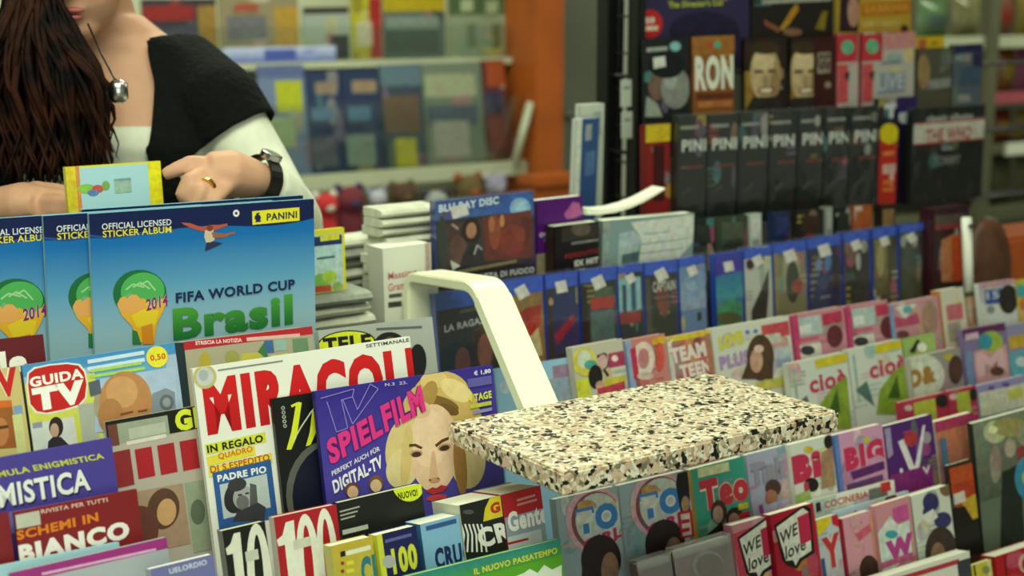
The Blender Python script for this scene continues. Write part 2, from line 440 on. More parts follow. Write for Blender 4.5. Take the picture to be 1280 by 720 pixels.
bmesh.ops.bevel(bm, geom=[e for e in bm.edges if abs(e.verts[0].co.x - e.verts[1].co.x) < .02 and e.is_manifold and e.calc_face_angle(0) > .9], offset=.0016, segments=2, affect='EDGES')
bm.to_mesh(me); bm.free()
o = link('bracket', me, CREAM, gs); o.matrix_parent_inverse = Matrix.Translation(gs.location).inverted()
o['label'] = 'cream painted flat bar bent into an arch'

# service counter behind the front rows
cn = empty('service_counter', (.6, 1.6, 0), 'long service counter carrying albums, newspapers and disc cases', 'counter')
def at_parent(o, p): o.matrix_parent_inverse = Matrix.Translation(p.location).inverted(); return o
CT = EYE.z - .53
at_parent(box('worktop', (-.6, 3.1, 1.452, 1.80, CT - .03, CT), COUNTM, cn, .002), cn)
at_parent(box('front_panel', (-.58, 3.08, 1.475, 1.495, .05, CT - .03), COUNTM, cn), cn)
for xx in (-.58, 1.2, 3.06): at_parent(box('side_panel', (xx, xx + .02, 1.495, 1.72, 0, CT - .03), COUNTM, cn), cn)

# ------------------------------------------------------------------ back shelf (left background)
YB = 3.6
bs = empty('wall_shelf', (1.6, YB, 0), 'pale tiered wall shelf of magazines with an orange end post', 'shelf')
pl = atY(330, 221, YB); pr = atY(648, 202, YB); zsh = (pl.z + pr.z) / 2
xl = -.2; xr = atY(655, 120, YB).x
B = lambda n, b, m, bv=0: at_parent(box(n, b, m, bs, bv), bs)
B('shelf_board', (xl, xr, YB - .02, YB + .26, zsh - .045, zsh), SHELFM, .003)
z2 = atY(500, 76, YB).z
B('shelf_board', (xl, xr, YB + .06, YB + .34, z2 - .02, z2), SHELFM, .003)
zl = atY(500, 350, YB).z
B('shelf_board', (xl, xr, YB - .15, YB + .34, zl - .04, zl), SHELFM, .003)
B('back_panel', (xl, xr, YB + .345, YB + .36, .1, 2.2), SHELFM)
B('acrylic_lip', (xl, xr, YB - .012, YB - .009, zsh, zsh + .2), ACRYL)
B('acrylic_lip', (xl, xr, YB + .07, YB + .073, z2, z2 + .1), ACRYL)
xo = atY(672, 120, YB - .02).x
V = [(xr + .004, YB - .06, .0), (xr + .105, YB - .06, .0), (xr + .105, YB + .36, .0), (xr + .004, YB + .36, .0)]
V += [(a, b, 2.4) for a, b, c in V]
at_parent(link('end_post', geo(V, [(3, 2, 1, 0), (4, 5, 6, 7), (0, 1, 5, 4), (1, 2, 6, 5), (2, 3, 7, 6), (3, 0, 4, 7)]), ORANGE, bs), bs)
pq = atY(640, 130, YB - .03); pw = atY(652, 205, YB - .03)
tb = tube('side_rail', [atY(663, 128, YB - .05), atY(643, 205, YB - .05)], .012, SHELFM, bs); at_parent(tb, bs)
# orange bench block at its foot
q0 = atY(676, 222, 3.3); q1 = atY(728, 232, 3.3)
ob = empty('orange_cabinet', (q0.x + .1, 3.35, 0), 'low orange cabinet at the foot of the wall shelf post', 'cabinet')
at_parent(box('body', (q0.x, q1.x, 3.31, 3.40, 0, q0.z - .03), ORANGE, ob, .004), ob)
at_parent(box('top', (q0.x - .01, q1.x + .01, 3.30, 3.41, q0.z - .03, q0.z), ORANGE, ob, .004), ob)
# grey door leaf standing behind the wire rack
g0 = atY(692, 120, 4.12); g1 = atY(742, 120, 4.12)
dr = empty('door_1', ((g0.x + g1.x) / 2, 4.13, 0)); dr['kind'] = 'structure'
at_parent(box('door_leaf', (g0.x - .2, g1.x + .35, 4.1, 4.15, 0, 2.1), mat('door_paint', '#828a78', .6, noise=.08, nscale=4), dr, .004), dr)
at_parent(box('door_frame', (g1.x + .06, g1.x + .14, 4.06, 4.1, 0, 2.1), WHITEM, dr, .004), dr)
at_parent(box('door_handle', (g0.x + .02, g0.x + .13, 4.07, 4.09, 1.02, 1.045), GREYM, dr, .004), dr)

# ------------------------------------------------------------------ right background shelves
YR = 3.0
rs = empty('snack_shelf', (4.2, YR, 0), 'tall shelf of bright packets behind the wire rack at far right', 'shelf')
B2 = lambda n, b, m, bv=0: at_parent(box(n, b, m, rs, bv), rs)
rx0 = atY(1120, 100, YR).x; rx1 = atY(1330, 100, YR).x
SHG = mat('greenish_panel', '#5f6047', .6, noise=.1, nscale=5)
PINKR = mat('pink_price_rail', '#a8525e', .5, noise=.05)
B2('back_panel', (rx0, rx1, YR + .32, YR + .34, 0, 2.3), SHG)
tiers = []
for (px, py, m) in ((1230, 119, PINKR), (1235, 48, SHELFM), (1262, 182, WHITEM), (1250, 262, SHG)):
    z = atY(px, py, YR).z; tiers.append(z)
    B2('shelf_board', (rx0, rx1, YR, YR + .32, z - .025, z), SHG)
    B2('price_rail', (rx0 if m is not WHITEM else atY(1255, 180, YR).x, rx1, YR - .012, YR, z - .032, z + .008), m, .002)
u = atY(1218, 200, YR).x
B2('upright', (u, u + .05, YR - .03, YR, 0, 2.3), SHG)
# ------------------------------------------------------------------ sticker albums on the counter
WHITE = '#e9ece0'; INK = '#1a1c1a'
al = Item('sticker_album', 'blue football sticker album, frontmost of the row, whole cover showing', 'album', 1.47, -.5297, (110, 267), (393, 249), '#7fb0c8', t=.006, lean=0, group='football sticker albums', spine='#8fb8c4')
al.pm = PRINT
al.strip(0, 1, 0, .11, '#0a5ca4', '#0f6cb4').strip(0, 1, .11, .27, '#0f6cb4', '#5c9cc2').strip(0, 1, .27, .42, '#5c9cc2', '#93b8c8').strip(0, 1, .42, 1, '#93b8c8', '#a5c2c6')
pts = [(108, 264), (396, 246), (396, 271)]
for i in range(21):
    k = i / 20; x = 394 - 284 * k
    pts.append((x, 272 + 24 * k ** .8 + 3.4 * math.sin(k * 9)))
al.P(pts, '#0c1c4c')
al.P([(110, 296), (140, 299), (170, 294), (205, 287), (205, 284), (170, 291), (140, 296), (110, 293)], '#1e4d90')
al.T('OFFICIAL LICENSED', 127, 279.5, 214, 273.5, 8, '#d8dee4', .015).T('STICKER ALBUM', 128, 288.5, 214, 282.5, 8.5, '#e3d33a', .02)
al.R(315, 264, 374, 259, 17, '#e6dc28').T('PANINI', 333, 267, 371, 263.5, 9, '#1a2050', .03)
al.E(322, 272, 4, 4, '#1a2050').L([(320, 268), (324, 266)], 2, '#1a2050').L([(319, 277), (326, 276)], 2, '#1a2050')
al.E(295, 266.5, 4, 4.5, '#dfe3e2').E(295, 266.5, 1.6, 1.8, '#2a3248')
# diving player
al.P([(226, 278), (238, 279), (252, 284), (262, 281), (274, 281), (284, 279), (284, 282), (270, 287), (258, 290), (244, 287), (230, 281)], '#b5553f')
al.P([(256, 288), (266, 286), (268, 300), (258, 305), (255, 296)], '#cdb9a2').P([(264, 290), (280, 292), (294, 289), (293, 292), (278, 297), (266, 297)], '#9a5e48')
al.P([(258, 303), (270, 302), (278, 304), (268, 309), (256, 314), (256, 311)], '#28304e').E(262, 285, 4, 4, '#7a3c2c')
# trophy emblem
al.E(174.5, 367, 33.5, 30, '#1c6b3c').E(178, 364, 27.5, 23.5, '#4fae5a', -8).P([(146, 384), (150, 392), (204, 386), (207, 376), (190, 381), (176, 372), (160, 366)], '#6fae8c')
for k in range(3): al.L([(157 + 9 * k, 362 - 3 * k), (166 + 9 * k, 355 - 2 * k), (180 + 7 * k, 359 + 2 * k)], 2, '#a5d49c')
al.P([(146, 380), (150, 372), (156, 370), (160, 376), (164, 368), (170, 368), (174, 376), (178, 372), (184, 376), (190, 382), (204, 372), (208, 374), (203, 390), (196, 404), (192, 428), (172, 428), (165, 408), (152, 394)], '#e8b02c')
al.P([(146, 380), (152, 371), (158, 374), (162, 369), (170, 368), (176, 374), (180, 384), (170, 390), (154, 392)], '#e9a95c')
al.P([(164, 394), (180, 386), (198, 388), (194, 404), (186, 412), (170, 408)], '#eacb2c').P([(176, 408), (190, 404), (192, 430), (178, 430)], '#d98a24').P([(165, 412), (171, 414), (176, 430), (165, 430)], '#2c7d44')
al.T('2014', 182, 374, 209, 367, 15, '#8e1f5e', .03, out='#cfd8d8')
al.T('FIFA WORLD CUP', 219, 366, 368, 348.5, 13, '#10254e', .035)
al.T('Brasil', 215, 386, 365, 367, 40, '#4a9c34', .045, col2='#1a6e34')
al.done()
for (tl, tr, Y, lab) in (((52, 268), (335, 250), 1.482, 'blue football sticker album, second from front, left edge showing'),
                         ((-44, 272), (239, 254), 1.494, 'blue football sticker album cut off by the left picture edge'),
                         ((100, 262), (372, 244), 1.506, 'blue football sticker album almost hidden, only its top edge shows')):
    c = copy_tree(al.root); c['label'] = lab
    p = atY(*tl, Y); q = atY(*tr, Y); m_ = (p + q) / 2
    bpy.context.view_layer.update(); R = al.root.matrix_world.copy(); R.translation = Vector((m_.x, Y, al.base.z)); c.matrix_world = R

# ------------------------------------------------------------------ row E
m = Item('magazine', 'maroon magazine with big white lowercase letters at the left picture edge', 'magazine', 1.405, -.6, (-70, 430), (55, 419), '#5e141c', row='E2')
m.T('le', -2, 440, 32, 436, 28, WHITE, .05).done()
m = Item('magazine', 'tan television weekly with a red letter V at left picture edge', 'magazine', 1.36, -.6, (-110, 478), (25, 457), '#c9b878', row='E')
m.T('TV', -32, 464, 20, 457, 38, '#c0201e', .05, out='#e6dcb8').R(-60, 505, 14, 500, 62, '#9a5a28').R(-60, 505, 14, 500, 9, '#d06a20').E(0, 540, 11, 18, '#b97a48').R(-2, 533, 10, 531, 4, '#5a3418')
m.R(16, 508, 27, 506, 11, '#7f9cc0').R(15, 519, 27, 517, 60, '#ccd08c').done()
m = Item('magazine', 'pale blue television guide with a red rounded logo and a bald man', 'magazine', 1.365, -.6, (26, 457), (219, 428), '#9fb6d0', row='E', t=.006, spine='#3c78b0')
m.top(15, '#3f8cc4', '#4a90c8').R(110, 452, 205, 438, 28, '#4a94cc', '#6aa8d4').R(27, 480, 118, 466, 90, '#cfd25c')
m.P([(33, 482), (34, 466), (42, 459), (62, 455), (84, 453), (100, 455), (107, 464), (110, 480), (108, 498), (100, 508), (78, 514), (58, 518), (44, 516), (36, 506)], '#dfe2d6')
m.P([(35, 482), (36, 467), (44, 461), (62, 457), (84, 455), (98, 457), (105, 465), (108, 480), (106, 497), (98, 506), (78, 512), (58, 516), (46, 514), (38, 505)], '#c41f1e')
m.T('GUIDA', 36, 472, 103, 460, 13, '#f2f2ea', .04).T('TV', 39, 486, 104, 474, 30, '#f2f2ea', .07)
m.R(38, 530, 96, 520, 60, '#cfd3d0').E(70, 534, 9, 13, '#2e221e').E(68, 538, 5.5, 9, '#c09a84').P([(60, 552), (66, 546), (76, 546), (86, 556), (88, 580), (58, 580)], '#2a2630').R(92, 518, 97, 517, 50, '#c8d04a').R(97, 506, 118, 503, 60, '#a9b0a4').R(40, 529, 52, 527, 7, '#8d97a8')
m.lines(109, 450, 181, 438, 2, 9, 5, '#c8dff0', .05).lines(112, 462, 181, 451, 2, 7, 4, '#a8d060', .1)
m.E(196, 446, 13.5, 13.5, '#e2dc3c').T('0,50', 187, 444, 206, 441, 9, '#c8481c', .03)
m.P([(122, 474), (220, 458), (222, 540), (118, 540)], '#a6bcd8').P([(190, 492), (207, 485), (218, 490), (222, 540), (186, 540)], '#7f8c98').E(208, 503, 9, 10, '#5f6a70').E(208, 503, 5, 6, '#8d979c')
m.E(126, 505, 9, 20, '#a39a7c').E(157, 502, 33, 38, '#b98452').E(152, 490, 20, 20, '#cb9a66').E(138, 520, 16, 22, '#b07c4c').P([(150, 517), (166, 513), (166, 516), (150, 520)], '#7a4c2c').P([(172, 513), (184, 511), (184, 514), (172, 516)], '#7a4c2c').R(110, 478, 124, 474, 18, '#55606c').done()
m = Item('magazine', 'thick weekly with a red strip of white capitals under the front album', 'magazine', 1.385, -.6, (228, 423), (391, 412), '#aaa38c', row='E', t=.03, spine='#20262e')
m.top(10.5, '#b42430').T('STRISCIA LA NOTIZIA', 244, 426.5, 302, 422.5, 5, '#e8d6d0', .03).lines(308, 422, 385, 416, 1, 5, 4.6, '#dcb4ac')
m.E(256, 452, 7, 12, '#b5a43c').E(290, 447, 9, 9, '#9c9c54').P([(302, 442), (326, 440), (330, 460), (300, 460)], '#c3b84a').R(330, 426, 341, 425, 16, '#3e6a9c').R(343, 425, 357, 424, 14, '#8fb4ae').P([(322, 440), (330, 428), (336, 450)], '#3c7a4c').R(365, 424, 384, 422, 25, '#6b8e6c').P([(338, 444), (360, 441), (362, 460), (338, 460)], '#cac374').done()
m = Item('magazine', 'grey television weekly with yellow letters in a black oval', 'magazine', 1.40, -.6, (396, 408), (541, 401), '#a9aea6', row='E2', t=.008)
m.E(433, 430, 37, 17, INK, -5).E(433, 430, 35, 15.5, '#d8de2a', -5).T('TELE', 403, 423, 463, 417, 20, INK, .05).lines(470, 410, 533, 407, 1, 4, 3.2, '#5c6468').E(487, 432, 20, 17, '#23211f').E(488, 436, 12, 15, '#6f5a4c').E(522, 452, 11, 22, '#1f1f22').P([(470, 440), (505, 436), (510, 470), (470, 470)], '#3a3c44').done()

# ------------------------------------------------------------------ row D
m = Item('magazine', 'dark gossip weekly with yellow letters beside the bald man guide', 'magazine', 1.325, -.66, (130, 528), (262, 504), '#b4aca0', row='D')
m.top(30, '#16180f').R(134, 532, 209, 519, 25, '#96a08c').R(134, 532, 146, 530, 27, '#6e4034').R(160, 536, 206, 527, 14, '#b2b8aa').T('GIO', 217, 514, 272, 503, 27, '#d3dc34', .06).lines(158, 552, 208, 542, 1, 5, 5, '#d8d4c8')
for x in (168, 196, 224): m.R(x, 562 - (x - 168) * .18, x + 21, 558 - (x - 168) * .18, 38, '#a82028')
m.R(138, 566, 162, 561, 46, '#8c2a2e').R(140, 620, 228, 604, 80, '#a88c74').E(204, 636, 20, 26, '#5c4030', 10).E(208, 640, 12, 17, '#cda070', 8).E(176, 662, 22, 30, '#6c3c34').R(230, 604, 262, 598, 90, '#94a088').E(247, 640, 9, 16, '#5f6c58').R(142, 650, 160, 647, 40, '#c9bca8').done()
m = Item('magazine', 'large white weekly with giant red capitals and a blue saint panel', 'magazine', 1.305, -.66, (239, 461), (513, 420), '#e6e7dc', row='D', t=.006)
m.T('MIRACOLI', 251, 474, 516, 433, 73, '#cf1c1e', .06, col2='#b81418').lines(272, 462, 354, 450, 1, 4, 2.2, '#8c8c88', .02).T('SETTIMANALE', 457, 430.5, 511, 422.5, 4.6, '#3c3c3a', .02)
m.E(256, 471, 14.5, 15, '#c0b878').E(256, 471, 11, 11.5, '#c4c8c6').E(254, 469, 6, 7, '#a9b0b4')
m.R(256, 556, 331, 540, 13, '#d5dc3c').T('IN REGALO', 258, 557, 328, 543, 10, INK, .04)
m.R(258, 571, 318, 557, 12, '#e2d640').T('QUADRO', 272, 567, 315, 557, 9, '#cf6a1c', .03).R(260, 584, 339, 566, 13, '#e6d23c').T('DI S.ESPEDITO', 262, 583, 336, 567, 9, '#b6521c', .03)
m.R(265, 591, 338, 574, 76, '#2c5c9c').T('PADRE PIO', 271, 594, 332, 582, 9, '#e8ece6', .04).R(274, 606, 333, 592, 44, '#bcc6c8')
m.E(294, 622, 14, 20, '#2e2e30', 12).E(304, 622, 13, 15, '#a4a8a6', 10).E(296, 606, 12, 8, '#3a3a3c', -15).E(303, 628, 8, 9, '#6c6e6e').P([(312, 604), (320, 606), (322, 630), (312, 636)], '#54585a').P([(296, 640), (322, 628), (332, 634), (330, 650), (290, 652)], '#3a3c40').L([(297, 619), (302, 618)], 2, '#2a2a2c').L([(306, 617), (311, 616)], 2, '#2a2a2c').done()
m = Item('magazine', 'black glossy magazine with an acid yellow script letter', 'magazine', 1.288, -.66, (339, 499), (398, 490), '#141613', row='D', t=.006)
m.E(404, 612, 46, 62, '#5d5f58', 10).E(408, 614, 42, 58, '#12162a', 10).L([(364, 508), (372, 504), (375, 504)], 3, '#d6e02c').P([(370, 504), (377, 503), (371, 545), (364, 562), (358, 562), (364, 540)], '#d6e02c').L([(366, 552), (376, 534), (388, 516), (394, 508)], 1.6, '#cfd4c4').P([(390, 514), (396, 512), (395, 540), (388, 556), (382, 558), (387, 540)], '#d6e02c')
for k in range(5): m.E(353.5 + k * .6, 510 + 5.6 * k, 2.4, 2.4, '#a9aca4').E(353.5 + k * .6, 510 + 5.6 * k, 1.2, 1.2, '#141613')
m.done()
m = Item('magazine', 'purple television magazine with pink slanted title and a blonde woman', 'magazine', 1.27, -.66, (392, 489), (616, 456), '#3a2f92', row='D', t=.007, spine='#2a2270')
m.strip(0, 1, 0, .25, '#34288a', '#463c9e').strip(0, 1, .25, 1, '#463c9e', '#5a58a8')
H = '#c9ad66'
m.E(552, 500, 38, 36, H, -10).E(535, 520, 34, 42, H).E(578, 530, 25, 52, H, -8).E(508, 560, 26, 42, '#d6c184', 10).E(585, 575, 22, 36, '#d8c68c').E(503, 585, 20, 26, '#dccb94', 20)
m.E(542, 475, 17, 11, '#d9c07c', -8).E(548, 505, 26, 10, '#7d5f2e', 15).E(560, 512, 14, 6, '#6f5228', 20).E(570, 488, 22, 12, '#e0cc90', 30).E(535, 495, 10, 20, '#a98a48', 20)
m.E(542, 560, 31.5, 55, '#e0bf9c').E(536, 548, 24, 36, '#e6c8a6').E(508, 570, 7, 40, '#d2ba78', 5).E(575, 580, 8, 40, '#a37840', -5).E(524, 512, 14, 11, '#d9b890')
m.P([(511, 555), (519, 554.5), (528, 559), (526, 561.5), (518, 558), (511, 559)], '#5a3a24').P([(543, 556), (552, 549), (563, 545), (563, 548), (553, 553), (545, 559)], '#5a3a24')
m.E(520, 567, 8, 4.5, '#b89278', -5).E(520, 568, 6, 3.4, '#46302c', -8).E(555, 559, 8.5, 4.6, '#b89278', -12).E(555, 560, 6.4, 3.4, '#46302c', -14)
m.P([(539, 565), (543, 563), (547, 595), (542, 601), (536, 598)], '#d2aa86').E(543, 600, 7, 3.4, '#c0906c', -8).E(537, 600, 1.6, 1.2, '#7c4c38').E(547, 598, 1.6, 1.2, '#7c4c38')
m.P([(531, 614), (540, 609), (545, 610), (551, 606), (560, 608), (552, 615), (540, 618)], '#b0323a').E(545, 622, 13, 4, '#c2444a', -8)
for (a, b) in (([(400, 498), (442, 486), (440, 496), (426, 500), (434, 535)], 1), ([(434, 535), (420, 540), (408, 502)], 1), ([(428, 500), (440, 530), (472, 486), (462, 480), (446, 512), (440, 496)], 1)): m.L(a, 1.1, '#8d80d8')
m.T('SPIEL', 406, 551, 472, 513, 32, '#dc3484', .045, shear=-.12, out='#5a1a6a').T('FILM', 474, 508, 525, 481, 34, '#dc3484', .045, shear=-.12, out='#5a1a6a')
m.T('PERFEKT AUCH FÜR', 413, 588, 473, 556, 7.5, '#d9d6e4', .03, shear=-.1).T('DIGITAL-TV', 414, 601, 475, 568, 17, '#eceaf0', .04, shear=-.1)
m.T('N.3  23.', 480, 479, 508, 476, 4, '#b8b4dc', .02).T('€ 1,80', 591, 464, 612, 460.5, 6.5, '#dcdcec', .03)
m.R(583, 474, 613, 469, 11, '#5b58a4').T('4 TAGE', 584, 494, 613, 488, 9.5, '#cfd83a', .04).lines(586, 506, 613, 501, 1, 6, 5, '#b9c240', .02).lines(590, 514, 614, 509, 1, 6, 4, '#8f90c8', .02)
m.E(439, 612, 9, 9, '#6a4630').E(440, 615, 7, 8, '#d8b08c').E(469, 604, 9, 10, '#7a5434').E(469, 607, 7, 8, '#dcb894').done()

# ------------------------------------------------------------------ puzzle magazines further left
m = Item('magazine', 'violet puzzle magazine with tall white capitals at far left', 'magazine', 1.268, -.68, (-120, 594), (140, 547), '#463c92', row='S2', t=.008)
m.T('FORMULA ENIGMISTICA', -34, 595, 128, 566, 8, '#c4c63c', .03, shear=-.25).T('ENIGMISTICA', -76, 624, 112, 587, 30, '#23204e', .03).T('ENIGMISTICA', -78, 621, 110, 585, 30, '#e0e4e0', .03)
m.R(-100, 660, 140, 616, 30, '#6c68b0').done()
for (tl, tr, Y, lab) in (((-148, 670), (12, 640), 1.243, 'red brown puzzle magazine cut off at the left picture edge, orange words'),
                         ((16, 641), (172, 611), 1.236, 'red brown puzzle magazine with orange words over big white capitals')):
    m = Item('magazine', lab, 'magazine', Y, -.72, tl, tr, '#7c1a1e', row='S1', t=.005, group='red brown puzzle magazines')
    d = tl[0] - 16; e = (tl[1] - 641)
    m.R(19 + d, 644 + e, 49 + d, 638 + e, 18, '#bcbcae').T('RIVISTA PER TUTTI', 51 + d, 637 + e, 134 + d, 622 + e, 5.5, '#d8b8a8', .02)
    m.T('SCHEMI IN', 20 + d, 664 + e, 122 + d, 640 + e, 12, '#d87a1e', .04).T('BIANCO', 21 + d, 682 + e, 160 + d, 650 + e, 24, '#e4e0da', .06).done()

# ------------------------------------------------------------------ row C
m = Item('magazine', 'pale blue magazine in the bottom left corner behind the magenta one', 'magazine', 1.215, -.75, (-110, 727), (150, 679), '#9fc8d4', row='C2').done()
m = Item('magazine', 'magenta topped magazine in the bottom left corner', 'magazine', 1.198, -.75, (10, 717), (209, 671), '#a8b0b4', row='C')
m.top(15, '#9c2f80').lines(52, 716, 195, 685, 1, 4, 3.4, '#d8a8cc', .02).done()
m = Item('puzzle_booklet', 'black puzzle booklet with white numerals, left of the red one', 'booklet', 1.20, -.75, (276, 664), (332, 651), '#171a14', row='C', t=.012, spine='#8e9288')
m.P([(282, 686), (288, 680), (292, 667), (300, 665), (308, 745), (297, 745), (291, 692), (284, 694)], '#d9dccb').E(324, 716, 15, 62, '#d9dccb', -4).E(324, 718, 5.5, 50, '#171a14', -4).E(352, 708, 14, 62, '#d9dccb', -4).E(352, 708, 5, 50, '#171a14', -4).R(306, 690, 322, 686, 13, '#c2c6b6').done()
m = Item('puzzle_booklet', 'red puzzle booklet with tall white numerals', 'booklet', 1.196, -.75, (341, 647), (421, 630), '#a81c26', row='C', t=.012, spine='#c8c4b8')
m.P([(346, 675), (353, 669), (357, 653), (367, 650), (376, 745), (363, 745), (356, 681), (348, 683)], '#e2e4d6').E(386, 704, 14.5, 62, '#e2e4d6', -5).E(386, 706, 5.5, 50, '#a81c26', -5).E(410, 697, 13, 62, '#e2e4d6', -5).E(410, 698, 5, 50, '#a81c26', -5).R(366, 676, 388, 670, 12, '#c9ccbc').done()
m = Item('puzzle_booklet', 'black booklet with a round yellow green sticker on its corner', 'booklet', 1.20, -.75, (422, 632), (527, 601), '#1b1d19', row='C', t=.012)
m.E(510, 605, 20, 22, '#cfdc2c', -15).T('NUOVO!', 497, 616, 521, 611, 9, '#25280c', .04).lines(424, 639, 450, 632, 3, 5, 2, '#a0a49a', .3).lines(427, 663, 460, 655, 1, 6, 6, '#b9bcb2', .1).done()

# ------------------------------------------------------------------ row B: thick piles of small puzzle booklets
m = Item('puzzle_booklet', 'lilac booklet with white letters in the bottom left foreground', 'booklet', 1.15, -.70, (186, 712), (268, 692), '#6d70a4', row='B', t=.012, spine='#b8b8c4')
m.T('UELORDIO', 211, 711, 258, 699, 7, '#ccd0e0', .03).done()
m = Item('puzzle_booklet', 'yellow green puzzle booklet with orange edge, beside the navy one', 'booklet', 1.145, -.70, (412, 683), (466, 670), '#b8b43c', row='B', t=.016, spine='#c9cc6c')
m.strip(0, 1, 0, .45, '#c0a83a', '#a9bc48').R(425, 690, 431, 688, 7, INK).lines(432, 689, 463, 681, 1, 6, 6, '#dfe2c0', .02)
for k in range(2): m.E(428, 704 + 10 * k, 2.4, 2.4, '#8c3a2a').R(433, 702 + 10 * k, 442, 700 + 10 * k, 5, '#d6d23c')
m.T('CR', 449, 697, 476, 690, 40, '#2c7480', .05).done()
m = Item('puzzle_booklet', 'navy puzzle booklet with yellow numerals and yellow edges', 'booklet', 1.145, -.70, (469, 670), (521, 656), '#1c2050', row='B', t=.016, spine='#d2d63c')
m.strip(0, .14, 0, 1, '#c9cf3c').lines(481, 675, 515, 666, 1, 5, 4, '#5c60a0', .05).T('100', 488, 686, 519, 678, 34, '#cdd23c', .05).E(486, 702, 8, 8, '#a9aeb0').done()
m = Item('puzzle_booklet', 'light blue puzzle booklet with dark blue capitals', 'booklet', 1.152, -.70, (524, 656), (574, 643), '#7fb0d0', row='B', t=.03, spine='#3a6ea0')
m.R(532, 658, 570, 648, 6, '#33588c').T('CRUCI', 542, 686, 592, 674, 28, '#1c2c5e', .05).done()
m = Item('puzzle_booklet', 'black and white splash patterned booklet with a yellow corner', 'booklet', 1.152, -.70, (573, 632), (626, 619), '#20221f', row='B2', t=.055, spine='#c9cdbc')
m.P([(606, 636), (612, 623), (628, 618), (630, 645), (604, 652)], '#d6c62c').T('G', 612, 630, 624, 626, 14, '#b8321e', .06)
for k in range(6): m.L([(576 + 5 * k, 655), (580 + 5 * k, 668), (578 + 6 * k, 690)], 2.2, '#e0e2d8')
m.T('CR', 594, 662, 634, 650, 26, '#e2e4da', .05, shear=-.15).E(585, 640, 7, 3, '#4c504a').done()
m = Item('puzzle_booklet', 'red topped booklet with a white handwritten style word', 'booklet', 1.152, -.70, (626, 619), (676, 606), '#8f9eaa', row='B2', t=.055, spine='#aa2028')
m.top(30, '#b4222a').lines(646, 624, 674, 616, 2, 6, 3, '#d08a80', .2).T('Gente', 633, 641, 682, 628, 26, '#eceae2', .045).R(633, 672, 676, 661, 20, '#c6cdd0').R(628, 680, 660, 672, 3, '#b4222a').done()
# ------------------------------------------------------------------ row A
m = Item('puzzle_booklet', 'green and blue puzzle magazine with yellow capitals at bottom centre', 'booklet', 1.10, -.80, (505, 721), (701, 673), '#5aa428', row='A', t=.006)
m.top(22, '#2c8484', '#4a9a3c').T('IL NUOVO PASSATEMPO', 592, 711, 696, 684, 8, '#d0d23c', .03).P([(640, 722), (655, 716), (662, 711), (672, 716), (680, 706), (690, 712), (702, 706), (702, 722)], '#e0ecd8').done()
# ------------------------------------------------------------------ right rack, bottom row R1
m = Item('magazine', 'white topped magazine with red print in the bottom right foreground', 'magazine', 1.14, -.86, (1036, 741), (1212, 689), '#d5d4c6', row='R1', t=.02)
m.lines(1120, 722, 1200, 698, 1, 5, 6, '#b0343c', .05).R(1196, 702, 1212, 697, 30, '#3a3c40').done()
m = Item('magazine', 'yellow magazine wedged in the bottom right corner beside the red one', 'magazine', 1.14, -.86, (1213, 708), (1239, 698), '#c4b836', row='R1', t=.006)
m.L([(1217, 706), (1219, 720)], 2, '#2c2c1c').E(1232, 712, 5, 5, '#8a8c54').done()
m = Item('magazine', 'red magazine in the bottom right picture corner', 'magazine', 1.137, -.86, (1243, 696), (1330, 668), '#a81820', row='R1', t=.024, spine='#8c141c')
m.E(1281, 704, 8, 12, '#c9a09a').E(1282, 705, 5, 8, '#a81820').L([(1256, 694), (1258, 720)], 2, '#6c0c14').done()

# ------------------------------------------------------------------ R2
W2 = 1.21
for (tl, tr, lab, Y) in (((794, 706), (836, 693), 'silver bagged brown magazine, left of the two in crinkled plastic', W2), ((840, 692), (911, 668), 'silver bagged magazine with a brown round head, right of the two in plastic', W2 - .004)):
    m = Item('bagged_magazine', lab, 'magazine', Y, -.86, tl, tr, '#7d5a54', row='R2', t=.012, wrap=BAG, lean=12)
    m.top(10, '#d6d8ce', '#a09c92').R(tl[0] + 4, tl[1] + 14, tl[0] + 10, tl[1] + 12, 40, '#8c2c38')  # pale fading top band paints in the glare on the plastic
    if tl[0] > 820: m.E(885, 706, 20, 18, '#a8a49c').E(887, 708, 17, 16, '#6e4034').R(838, 702, 862, 695, 40, '#93646a')
    m.done()
for i, (tl, tr, Y, lab) in enumerate((((914, 657), (957, 645), 1.212, 'pink magazine with a white speech bubble, left of the red one'), ((962, 645), (1017, 627), 1.206, 'red magazine with a tilted white speech bubble'))):
    m = Item('girls_magazine', lab, 'magazine', Y, -.86, tl, tr, '#c87f8e' if i == 0 else '#a8142c', row='R2', t=.016, group='speech bubble magazines')
    a = (0, 0) if i == 0 else (46, -15)
    def q(*p): return [(x + a[0], y + a[1]) for x, y in p]
    if i == 0: m.P(q((915, 668), (962, 650), (970, 700), (925, 725)), '#c24054')
    m.P(q((921, 672), (958, 646), (967, 650), (972, 706), (956, 716), (950, 726), (938, 722), (932, 716)), '#17140f')
    m.P(q((924, 674), (957, 650), (964, 655), (968, 703), (953, 713), (948, 722), (945, 715), (936, 716)), '#dcded0')
    m.T('WE', 928 + a[0], 681 + a[1], 950 + a[0], 667 + a[1], 16, '#181c18', .02, shear=.1).T('love', 935 + a[0], 698 + a[1], 960 + a[0], 685 + a[1], 17, '#181c18', .02, shear=.1)
    m.T('1', 950 + a[0], 662 + a[1], 964 + a[0], 655 + a[1], 36, '#b8264a', .07).done()
m = Item('cookery_magazine', 'white magazine with small red capitals behind the speech bubble magazines', 'magazine', 1.241, -.84, (985, 633), (1118, 600), '#d8d8cc', row='R2b', t=.005)
m.T('COCINERIA', 1030, 627, 1084, 613, 9, '#b04038', .02).R(1019, 629, 1025, 627, 12, '#1f1c1a').R(1085, 612, 1108, 606, 14, '#6c6c64').R(1100, 603, 1112, 600, 13, '#b82a2c').done()
